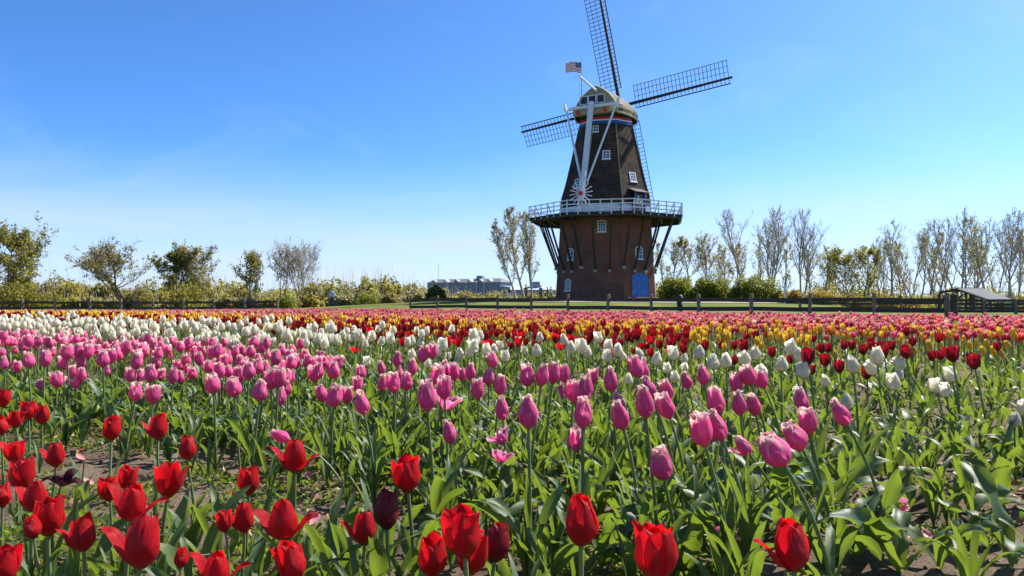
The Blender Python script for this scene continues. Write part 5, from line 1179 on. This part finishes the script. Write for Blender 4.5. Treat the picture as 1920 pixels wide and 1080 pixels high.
for x_, y_, h_, t_ in WHITES:
    big = h_ >= 27 and x_ > 1250
    tulip('white', x_, y_, h_, t_ + TRND.uniform(-5, 5), TRND.choice(('egg', 'egg', 'cup', 'cup', 'flare')) if abs(t_) < 35 else 'cup', 'creamy white tulip leaning over thin foliage past the pink band' if x_ > 1420 else 'creamy white tulip rising among dark red ones behind the pink band',
          'white tulips', (.27, .47), 2)
DARKS = [(1322,647,20),(1352,645,17),(1377,647,18),(1395,648,26),(1447,660,21),(1477,637,13),(1515,667,33),(1483,673,18),(1540,653,20),(1553,652,19),(1547,675,25),(1573,687,25),(1583,647,18),(1598,647,19),(1618,655,21),(1657,658,25),(1672,648,19),(1698,660,26),(1747,667,20),(1763,665,21),(1785,663,33),(1825,677,31),(1625,698,27),(1522,693,20),(1417,627,18),(1287,627,18),(1377,675,18)]
for x_, y_, h_ in DARKS: tulip('darkred', x_, y_, h_, -8 if x_ > 1500 else -3, None, 'pointed dark red tulip between the white and the yellow ones', 'dark red tulips', (.27, .45), 2, name='dark_red_tulip')
YELL = [(1888,645,17,-20),(1877,662,17,-20),(1862,657,18,-18),(1850,643,17,-6),(1842,657,18,-8),(1830,642,14,-6),(1818,647,17,-8),(1807,641,13,-40),(1763,647,18,-8),(1742,645,20,-14),(1902,627,16,-8),(1880,627,15,-8),(1842,627,15,-8),(1780,633,15,-4),(1767,633,14,-4),(1715,657,16,-6),(1702,643,16,-10),(1687,640,14,-8),(1582,632,14,-8),(1592,630,14,-8),(1567,663,15,-8),(1608,638,13,-8),(1732,620,14,-8),(1540,617,14,-4)]
for x_, y_, h_, t_ in YELL: tulip('yellow', x_, y_, h_, t_, 'egg', 'golden yellow tulip standing clear behind the dark red ones', 'yellow tulips', (.28, .45), 2)

# each of these is told from its neighbours by what stands behind it and by its place counted from the front
MARKS = [(15, 'the big bushy tree'), (103, 'the second post of the far fence'), (168, 'the third post of the far fence'), (227, 'the fourth post of the far fence'), (287, 'the fifth post of the far fence'), (344, 'the sixth post of the far fence'), (401, 'the seventh post of the far fence'),
         (459, 'the eighth post of the far fence'), (500, 'the end of the far fence'), (541, 'the rounded green shrub'), (580, 'the bare vase-shaped tree'), (622, 'the person in blue'), (690, 'the low green shrub'), (735, 'the gap before the mill fence'), (770, 'the first post of the mill fence'), (815, 'the weeping tree'), (850, 'the middle of the hotel'), (890, 'the roof tower of the hotel'), (930, 'the end of the hotel'),
         (968, 'the leaning poplar'), (1000, 'the forked poplar'), (1044, 'the mill wall near the poplars'), (1087, 'the winding wheel'), (1117, 'the top window of the brick wall'), (1150, 'the middle strut of the mill'), (1187, 'the blue door'), (1228, 'the mill wall near the bushes'), (1266, 'the green bush against the mill'), (1300, 'the litter bin'), (1336, 'the middle green bush'), (1380, 'the small middle bush'), (1420, 'the widest green bush'),
         (1470, 'the pale forked post'), (1502, 'the last tall bare tree'), (1545, 'the crooked tree'), (1590, 'the yellow-green budding tree'), (1630, 'the leaning yellow tree'), (1673, 'the slim bare tree'), (1723, 'the tufted bare tree'), (1774, 'the thick gate post'), (1800, 'the shelter ridge'), (1845, 'the shelter roof'), (1893, 'the end of the shelter')]
ORD = ['first', 'second', 'third', 'fourth', 'fifth', 'sixth', 'seventh', 'eighth', 'ninth', 'tenth', 'eleventh', 'twelfth']
LOOK = {'pink tulips': 'pink tulip', 'white tulips': 'white tulip', 'dark red tulips': 'dark red tulip', 'yellow tulips': 'yellow tulip'}
cols_ = {}
for o_, g_r, x_, y_ in RECS:
    if g_r in LOOK: cols_.setdefault((g_r, min(MARKS, key=lambda m: abs(m[0] - x_))[1]), []).append((-y_, o_.name, o_))
for (g_r, mk), L_ in cols_.items():
    L_.sort(key=lambda q: q[:2])
    for i_, (_, _, o_) in enumerate(L_):
        o_['label'] = (LOOK[g_r] + ' below ' + mk) if len(L_) == 1 else LOOK[g_r] + ', ' + ORD[i_] + ' from front below ' + mk

# ---- leafy plants without a flower
LREC = []
def leaf_plant(x, y, n, big, label, group, k=1.0, az=None):
    root = empty('leafy_tulip_plant', (x, y, soil_z(x, y)), 0, label, 'tulip plant', group); a0 = TRND.uniform(0, 6.28) if az is None else az
    for i in range(n):
        me = TRND.choice(BIGLEAVES if big else LEAVES); kk = k * TRND.uniform(.8, 1.08)
        link('leaf', me, root, Matrix.Rotation(a0 + i * 2.1 + TRND.uniform(-.5, .5), 4, 'Z') @ Matrix.Translation((0.004, 0, .006 * i)) @ Matrix.Diagonal((kk, kk * TRND.uniform(.9, 1.15), kk, 1)))
    OCC.append((x, y)); LREC.append((root, group, 960 + x / y * FPX, y)); return root
def gpx(px, py): z = CAMH * FPX / (py - HOR); return (px - 960) / FPX * z, z
for px, py, n, k in ((1290,1075,4,.95),(1345,1060,3,.9),(1400,1040,4,1.0),(1455,1000,4,1.0),(1545,1075,4,1.0),(1605,1062,4,1.0),(1560,985,4,.95),(1690,1078,4,1.0),(1760,1070,4,1.0),(1700,960,3,.8),(1815,1030,4,1.0),(1900,1060,4,1.0),(1880,960,4,.95),(1790,945,3,.85),(1650,905,3,.85),(1735,890,3,.85),(1830,880,3,.85),(1905,880,4,.9),(1320,1000,3,.95),(1480,930,4,.95),(1410,960,4,.95),(1560,900,3,.9),(1130,1060,4,1.0),(1010,1075,4,.95),(1050,1010,4,1.0),(1180,1010,4,1.0),(960,990,3,.9)):
    x_, y_ = gpx(px, py); leaf_plant(x_, y_, n, True, 'broad waxy tulip leaves curling over the bare soil without a flower', 'broad-leaved plants on the soil', k)
for px, py in ((35,1070),(110,1078),(190,1060),(250,1078),(330,1062),(60,1020),(385,1010),(590,1030),(640,1075),(430,1075),(300,1000),(150,960),(700,1078),(770,1070)):
    x_, y_ = gpx(px, py); x_ += .02; leaf_plant(x_ * .8, y_ * .82, 3, False, 'upright blue-green tulip leaves at the foot of the front red tulips', 'leaves at the front red row', 1.0)
for i in range(46):
    y_ = TRND.uniform(1.15, 1.9); x_ = TRND.uniform(-.70 * y_, .1 * y_)
    if not 1.0 < vrow(x_, y_) < 1.75: continue
    leaf_plant(x_, y_, TRND.choice((2, 3, 3)), False, 'upright blue-green tulip leaves at the foot of the front red tulips', 'leaves at the front red row', TRND.uniform(.8, 1.0))
lc = {}
LLOOK = {'broad-leaved plants on the soil': 'flowerless tulip with broad leaves', 'leaves at the front red row': 'upright leaves by the red row'}
for o_, g_r, x_, y_ in LREC: lc.setdefault((g_r, min(MARKS, key=lambda m: abs(m[0] - x_))[1]), []).append((y_, o_.name, o_))
for (g_r, mk), L_ in lc.items():
    L_.sort(key=lambda q: q[:2])
    for i_, (_, _, o_) in enumerate(L_): o_['label'] = LLOOK[g_r] + (', ' + ORD[i_] + ' below ' if len(L_) > 1 else ' below ') + mk
occ = np.array(OCC)
cand = []
for yy in np.arange(1.75, 5.2, .094):
    for xx in np.arange(-yy * .76, yy * .76, .094):
        x_, y_ = xx + TRND.uniform(-.045, .045), yy + TRND.uniform(-.045, .045); v = vrow(x_, y_)
        if not (1.80 if x_ > -.25 else 2.0) < v < 4.4: continue
        if x_ > .62 and TRND.random() < .55 + .35 * min(1, (x_ - .62) / .6): continue
        if v < 2.4 and TRND.random() < (.35 if x_ > -.25 else .72): continue
        if np.min(np.hypot(occ[:, 0] - x_, occ[:, 1] - y_)) < .055: continue
        cand.append((y_, x_))
cand.sort()
STUFF_LEAF = []
for i, (y_, x_) in enumerate(cand):
    if i < 250: leaf_plant(x_, y_, TRND.choice((4, 5, 5, 6)), TRND.random() < .08, 'flowerless tulip plant with upright grey-green leaves among the pink tulips', 'flowerless plants in the pink band', TRND.uniform(.62, .86))
    else: STUFF_LEAF.append((x_, y_))

# ---- the rest of the field: too many to count
def proto(kind, style, seed, nu, nw, hgt, nl_, lseg, stem_n=3, lean=0.1):
    r = np.random.default_rng(seed); kd = KIND.get(kind); V, F, MI, AL, AC, ED = [], [], [], [], [], []; n0 = 0
    def put(v, f, m, al, ac, ed):
        nonlocal n0
        V.append(v); F.append(f + n0); MI.append(np.full(len(f), m)); AL.append(al); AC.append(ac); ED.append(ed); n0 += len(v)
    if kd:
        T = Vector((r.uniform(-lean, lean) - .05, r.uniform(-lean, lean), 1)).normalized(); M3 = np.array((T.to_track_quat('Z', 'Y').to_matrix()))
        top = np.array((T.x * .12, T.y * .12, hgt))
        for a, o, c, rs, hs, sd, ws in petal_specs(kind, style, seed):
            v, al, ac, ed = petal_surf(a, kd, nu, nw, o, c, rs, hs, sd, ws); put(v @ M3.T + top, grid_faces(nu, nw), 0, al, ac, ed)
        tb = Tubes(); tb.add(np.array([(0, 0, 0), top * np.array((.4, .4, .55)), top]), [.0046, .004, .0036], stem_n); v = tb.V[0]; put(v, tb.F[0], 1, np.zeros(len(v)), np.zeros(len(v)), np.zeros(len(v)))
    for i in range(nl_):
        v, al, ac = leaf_surf(r.uniform(.18, .30), r.uniform(.009, .021), R(r.uniform(3, 22)), R(r.uniform(8, 95)), R(r.uniform(15, 45)), R(r.uniform(-45, 45)), .15, int(r.integers(1e6)), ns=lseg, nw=3, power=r.uniform(1.4, 3))
        a = i * 2.3 + r.uniform(0, 1.5); c, s_ = math.cos(a), math.sin(a); v = v @ np.array(((c, s_, 0), (-s_, c, 0), (0, 0, 1))); put(v, grid_faces(lseg, 3), 2, al, ac, np.zeros(len(v)))
    return [np.concatenate(q) for q in (V, F, MI, AL, AC, ED)]
def scatter(name, label, protos, pts, mats, seed, smin=.86, smax=1.06, tint=None, cat='tulips'):
    r = np.random.default_rng(seed); pts = np.asarray(pts, float); n = len(pts); which = r.integers(0, len(protos), n)
    gz_ = soil_h(pts[:, 0], pts[:, 1]); out = [[] for _ in range(7)]; n0 = 0
    for k, (V, F, MI, AL, AC, ED) in enumerate(protos):
        I = np.where(which == k)[0]; m = len(I)
        if not m: continue
        a = r.uniform(0, 6.28, m); s_ = r.uniform(smin, smax, m); c, sn = np.cos(a) * s_, np.sin(a) * s_
        X = V[None, :, 0] * c[:, None] - V[None, :, 1] * sn[:, None] + pts[I, 0][:, None]; Y = V[None, :, 0] * sn[:, None] + V[None, :, 1] * c[:, None] + pts[I, 1][:, None]; Z = V[None, :, 2] * s_[:, None] * r.uniform(.92, 1.06, m)[:, None] + gz_[I][:, None]
        nv_ = len(V); out[0].append(np.stack([X, Y, Z], -1).reshape(-1, 3)); out[1].append((F[None] + (np.arange(m) * nv_)[:, None, None] + n0).reshape(-1, 4)); out[2].append(np.tile(MI, m))
        out[3].append(np.tile(AL, m)); out[4].append(np.tile(AC, m)); out[5].append(np.tile(ED, m)); n0 += m * nv_
        if tint is not None: out[6].append(np.repeat(np.concatenate([tint[I], np.ones((m, 1))], 1), nv_, 0))
    V, F, MI, AL, AC, ED = (np.concatenate(q) for q in out[:6])
    return tag(link(name, np_mesh(name, V, F, mats, MI, fattr={'along': AL, 'across': AC, 'edge': ED}, cattr={'tint': np.concatenate(out[6])} if tint is not None else None)), label, cat, kind='stuff')
def band(v0, v1, dens, seed, pxlo=-200, pxhi=2120, keep=None):
    """points between two row lines, thinner towards the edges of the band"""
    r = np.random.default_rng(seed); sp_ = 1 / math.sqrt(dens); P = []
    ymax = 46
    xs = np.arange(-34, 26, sp_); ys = np.arange(1.5, ymax, sp_); X, Y = np.meshgrid(xs, ys); X = X + r.uniform(-.45, .45, X.shape) * sp_; Y = Y + r.uniform(-.45, .45, Y.shape) * sp_
    X, Y = X.ravel(), Y.ravel(); v = vrow(X, Y) + r.normal(0, .18, X.shape); px = 960 + X / Y * FPX
    k = (v > v0) & (v < v1) & (px > pxlo) & (px < pxhi) & (vrow(X, Y) < V_END)
    X, Y, px = X[k], Y[k], px[k]
    if keep is not None: k = keep(X, Y, px, r); X, Y = X[k], Y[k]
    return np.stack([X, Y], 1)
mats3 = lambda k: [M[k], M['stem'], M['leaf']]
P = band(4.0, 6.5, 25, 1, pxhi=2100, keep=lambda X, Y, px, r: (px < 650) | ((px < 900) & (r.random(len(px)) < .35) & (vrow(X, Y) > 4.6)))
scatter('white_tulips', 'dense drift of white tulips receding behind the pink band', [proto('white', 'egg' if i % 3 else 'cup', 300 + i, 5, 4, .37 + .012 * (i % 5), 3, 5) for i in range(8)], P, mats3('white'), 2)
P = band(6.2, 9.2, 21, 3, keep=lambda X, Y, px, r: (px < 1290) | ((px > 1290) & (vrow(X, Y) > 7.6) & (r.random(len(px)) < .12)))
scatter('dark_red_tulips', 'band of dark red tulips between white and yellow', [proto('darkred', ('flare', 'cup')[i % 2], 320 + i, 4, 4, .32 + .012 * (i % 5), 3, 5) for i in range(8)], P, [M['darkred'], M['stem'], M['leaf']], 4)
P = band(5.0, 7.6, 4, 31, pxlo=640, pxhi=1300)
scatter('red_tulips', 'bright red tulips scattered through the dark red band', [proto('darkred', ('flare', 'open')[i % 2], 325 + i, 5, 4, .30 + .012 * (i % 5), 2, 5) for i in range(6)], P, [M['red'], M['stem'], M['leaf']], 41)
P = band(7.2, 12.0, 15, 5, keep=lambda X, Y, px, r: (px < 1530) | (vrow(X, Y) > 10.2))
scatter('yellow_tulips', 'band of golden yellow tulips behind the dark red ones', [proto('yellow', 'egg' if i % 3 else 'cup', 340 + i, 4, 4, .315 + .012 * (i % 5), 2, 4) for i in range(8)], P, mats3('yellow'), 6)
P = np.concatenate([band(10.8, 15.5, 36, 7), band(15.5, V_END, 25, 71)])
r = np.random.default_rng(8); PAL = np.array([(.68, .035, .17), (.74, .06, .18), (.78, .06, .05), (.84, .15, .10), (.88, .26, .04), (.46, .010, .04), (.88, .36, .30), (.66, .015, .06), (.88, .62, .45), (.62, .035, .22)])
vv = vrow(P[:, 0], P[:, 1]); far = sstep(15, 20, vv + 2 * vnoise(P[:, 0] + 50, P[:, 1], 2.5, 9)); pr = np.stack([.10 + .22 * far, .08 + .22 * far, .16 - .08 * far, .22 - .08 * far, .14 - .10 * far, .10 - .02 * far, .08 + 0 * far, .07 + 0 * far, .03 + 0 * far, .02 + .10 * far], 1); pr /= pr.sum(1)[:, None]
ti = (pr.cumsum(1) < r.random((len(P), 1))).sum(1).clip(0, 9); TI = (PAL[ti] * r.uniform(.8, 1.2, (len(P), 1))).clip(0, .95)
nr = vv < 15.3
scatter('mixed_tulips', 'mass of mixed pink, coral and orange tulips behind the yellow band', [proto('mixed', ('cup', 'egg', 'flare')[i % 3], 360 + i, 4, 3, .27 + .012 * (i % 5), 1, 3) for i in range(8)], P[nr], mats3('mixed'), 9, .92, 1.10, tint=TI[nr])
scatter('mixed_tulips', 'farthest mass of pink and coral tulips reaching to the fences', [proto('mixed', ('cup', 'egg', 'flare')[i % 3], 370 + i, 3, 3, .25 + .012 * (i % 5), 0, 3) for i in range(8)], P[~nr], mats3('mixed'), 10, .92, 1.10, tint=TI[~nr])
P = np.concatenate([np.array(STUFF_LEAF).reshape(-1, 2), band(4.0, 9.5, 26, 11, keep=lambda X, Y, px, r: (px > 560) & (r.random(len(px)) < np.where(px > 1350, .95, .55))), band(2.9, 4.2, 22, 35, pxlo=1250, pxhi=2050, keep=lambda X, Y, px, r: (Y > 2.6) & (r.random(len(px)) < .8))])
scatter('tulip_foliage', 'mass of flowerless tulip leaves filling the space under the blooms', [proto(None, None, 380 + i, 0, 0, 0, 4, 8) for i in range(10)], P, mats3('white'), 12, .75, 1.1, cat='foliage')
P = band(3.1, 4.6, 26, 33, pxlo=-30, pxhi=640)
scatter('pink_tulips', 'far dense part of the pink band merging into the white tulips', [proto('pinkround', ('egg', 'cup')[i % 2], 395 + i, 7, 5, .28 + .012 * (i % 5), 2, 5) for i in range(6)], P, mats3('pink'), 34)
P = band(2.3, 4.2, 22, 13, keep=lambda X, Y, px, r: (px < -25) | ((px > 1960) & (px < 2100) & (Y > 3.2)))
scatter('pink_tulips', 'pink tulips continuing past the edge of the view', [proto('pink', 'egg', 390 + i, 7, 5, .30 + .012 * (i % 4), 3, 5) for i in range(5)], P, mats3('pink'), 14)
# distant orange bed behind the fence
r = np.random.default_rng(15); P = np.stack([r.uniform(16.6, 19.4, 260), r.uniform(69, 74, 260)], 1)
V, F, MI, AL, AC, ED = proto('mixed', 'cup', 400, 4, 4, .4, 1, 4)
scatter('orange_tulip_bed', 'small bed of orange-red tulips between the bushes beyond the fence', [[V * 1.5, F, MI, AL, AC, ED]], P, mats3('mixed'), 16, tint=np.array([(.80, .12, .05)]) * r.uniform(.8, 1.1, (260, 1)))

# ---- petals that have dropped
def dropped(name, label, mt, n, seed, cx0, cx1):
    r = np.random.default_rng(seed); Vs, Fs, n0 = [], [], 0; kd = KIND['pink']
    for i in range(n):
        V, al, ac, ed = petal_surf(0, kd, 5, 5, R(70), R(15), 1, .7, int(r.integers(1e6)), .8)
        z = r.uniform(1.9, 4.2); x = r.uniform(cx0, cx1) * z; a = r.uniform(0, 6.28); c, s_ = math.cos(a), math.sin(a)
        V = V @ np.array(((c, s_, 0), (-s_, c, 0), (0, 0, .8))) * .8 + np.array((x, z, soil_z(x, z) + .004)); Vs.append(V); Fs.append(grid_faces(5, 5) + n0); n0 += len(V)
    V = np.concatenate(Vs); V[:, 2] = np.maximum(V[:, 2], soil_h(V[:, 0], V[:, 1]) + .002)
    tag(link(name, np_mesh(name, V, np.concatenate(Fs), M[mt])), label, 'petals', kind='stuff')
dropped('dropped_pink_petals', 'dropped pink petals lying on the soil under the pink tulips', 'pink', 70, 51, -.6, .7)
dropped('dropped_red_petals', 'dropped red petals lying on the soil by the front row', 'red', 30, 52, -.7, 0)
# ---- weeds, litter and stones on the soil
r = np.random.default_rng(17); n = 115000; yy = 1.2 + 6.5 * r.uniform(0, 1, n) ** 1.4 ; xx = r.uniform(-1, 1, n) * (yy * .8 + .2)
v = vrow(xx, yy); k = (vnoise(xx, yy, .22, 18) + .5 * vnoise(xx, yy, .07, 19) > .74 + .22 * ((xx > .8) & (yy < 3.2))) & (v > .9) & (v < 9)
xx, yy = xx[k], yy[k]; zz = soil_h(xx, yy) + r.uniform(.003, .045, len(xx)) * (0.4 + vnoise(xx, yy, .1, 20))
V, F, C = leaf_cloud(np.stack([xx, yy, zz], 1), .0105, 'green', 21, 1.9)
tag(link('weeds', np_mesh('weeds', V, F, M['weed'])), 'low green weeds creeping over the soil between the tulips', 'weeds', kind='stuff')
M['dry'] = simple('dry_leaf', (0.42, 0.27, 0.10), 0.8, 0.4, 30, 0.0)
n = 420; yy = r.uniform(1.9, 5, n); xx = r.uniform(-1, 1, n) * yy * .75; V, F, C = leaf_cloud(np.stack([xx, yy, soil_h(xx, yy) + .008], 1), .022, 'brown', 22, 2.6); V[:, 2] = np.maximum(V[:, 2], soil_h(V[:, 0], V[:, 1]) + .003)
tag(link('leaf_litter', np_mesh('leaf_litter', V, F, M['dry'])), 'dry brown leaf scraps littering the soil', 'litter', kind='stuff')
M['dry_tip'] = simple('withered_orange', (0.62, 0.32, 0.05), 0.7, 0.35, 30, 0.0)
def rock(name, px, py, size, mat, label):
    x_, y_ = gpx(px, py); bm = bmesh.new(); bmesh.ops.create_icosphere(bm, subdivisions=2, radius=1)
    rr = random.Random(px)
    for v_ in bm.verts: v_.co = Vector((v_.co.x * size, v_.co.y * size * .7, v_.co.z * size * .48)) * (1 + rr.uniform(-.09, .09))
    me = bpy.data.meshes.new(name); bm.to_mesh(me); bm.free(); me.materials.append(mat); me.polygons.foreach_set('use_smooth', [True] * len(me.polygons))
    o = link(name, me); o.location = (x_, y_, soil_z(x_, y_) + size * .25); return tag(o, label, 'stone')
M['pebble'] = simple('white_pebble', (0.66, 0.60, 0.56), 0.7, 0.12, 20, 0.2)
rock('white_stone', 1831, 956, .020, M['pebble'], 'small whitish stone lying on the bare soil among broad leaves')

# ---- clods and pebbles
r = np.random.default_rng(61); n = 5200; yy = 1.3 + 4.5 * r.uniform(0, 1, n) ** 1.3; xx = r.uniform(-1, 1, n) * (yy * .8 + .2); sz = r.uniform(.0025, .011, n) * r.uniform(.6, 1.3, n)
O = np.array([(1, 0, 0), (0, 1, 0), (-1, 0, 0), (0, -1, 0), (0, 0, .75), (0, 0, -.75)], float); T8 = np.array([(0, 1, 4), (1, 2, 4), (2, 3, 4), (3, 0, 4), (1, 0, 5), (2, 1, 5), (3, 2, 5), (0, 3, 5)])
V = (O[None] * r.uniform(.65, 1.3, (n, 6, 3))) * sz[:, None, None]; a = r.uniform(0, 6.28, n); c, s_ = np.cos(a)[:, None], np.sin(a)[:, None]
V = np.stack([V[..., 0] * c - V[..., 1] * s_ + xx[:, None], V[..., 0] * s_ + V[..., 1] * c + yy[:, None], V[..., 2] + (soil_h(xx, yy) + sz * .3)[:, None]], -1).reshape(-1, 3)
tag(link('soil_clods', np_mesh('soil_clods', V, (T8[None] + (np.arange(n) * 6)[:, None, None]).reshape(-1, 3), M['soil'], smooth=False)), 'crumbs and clods of brown soil between the plants', 'clods', kind='stuff')
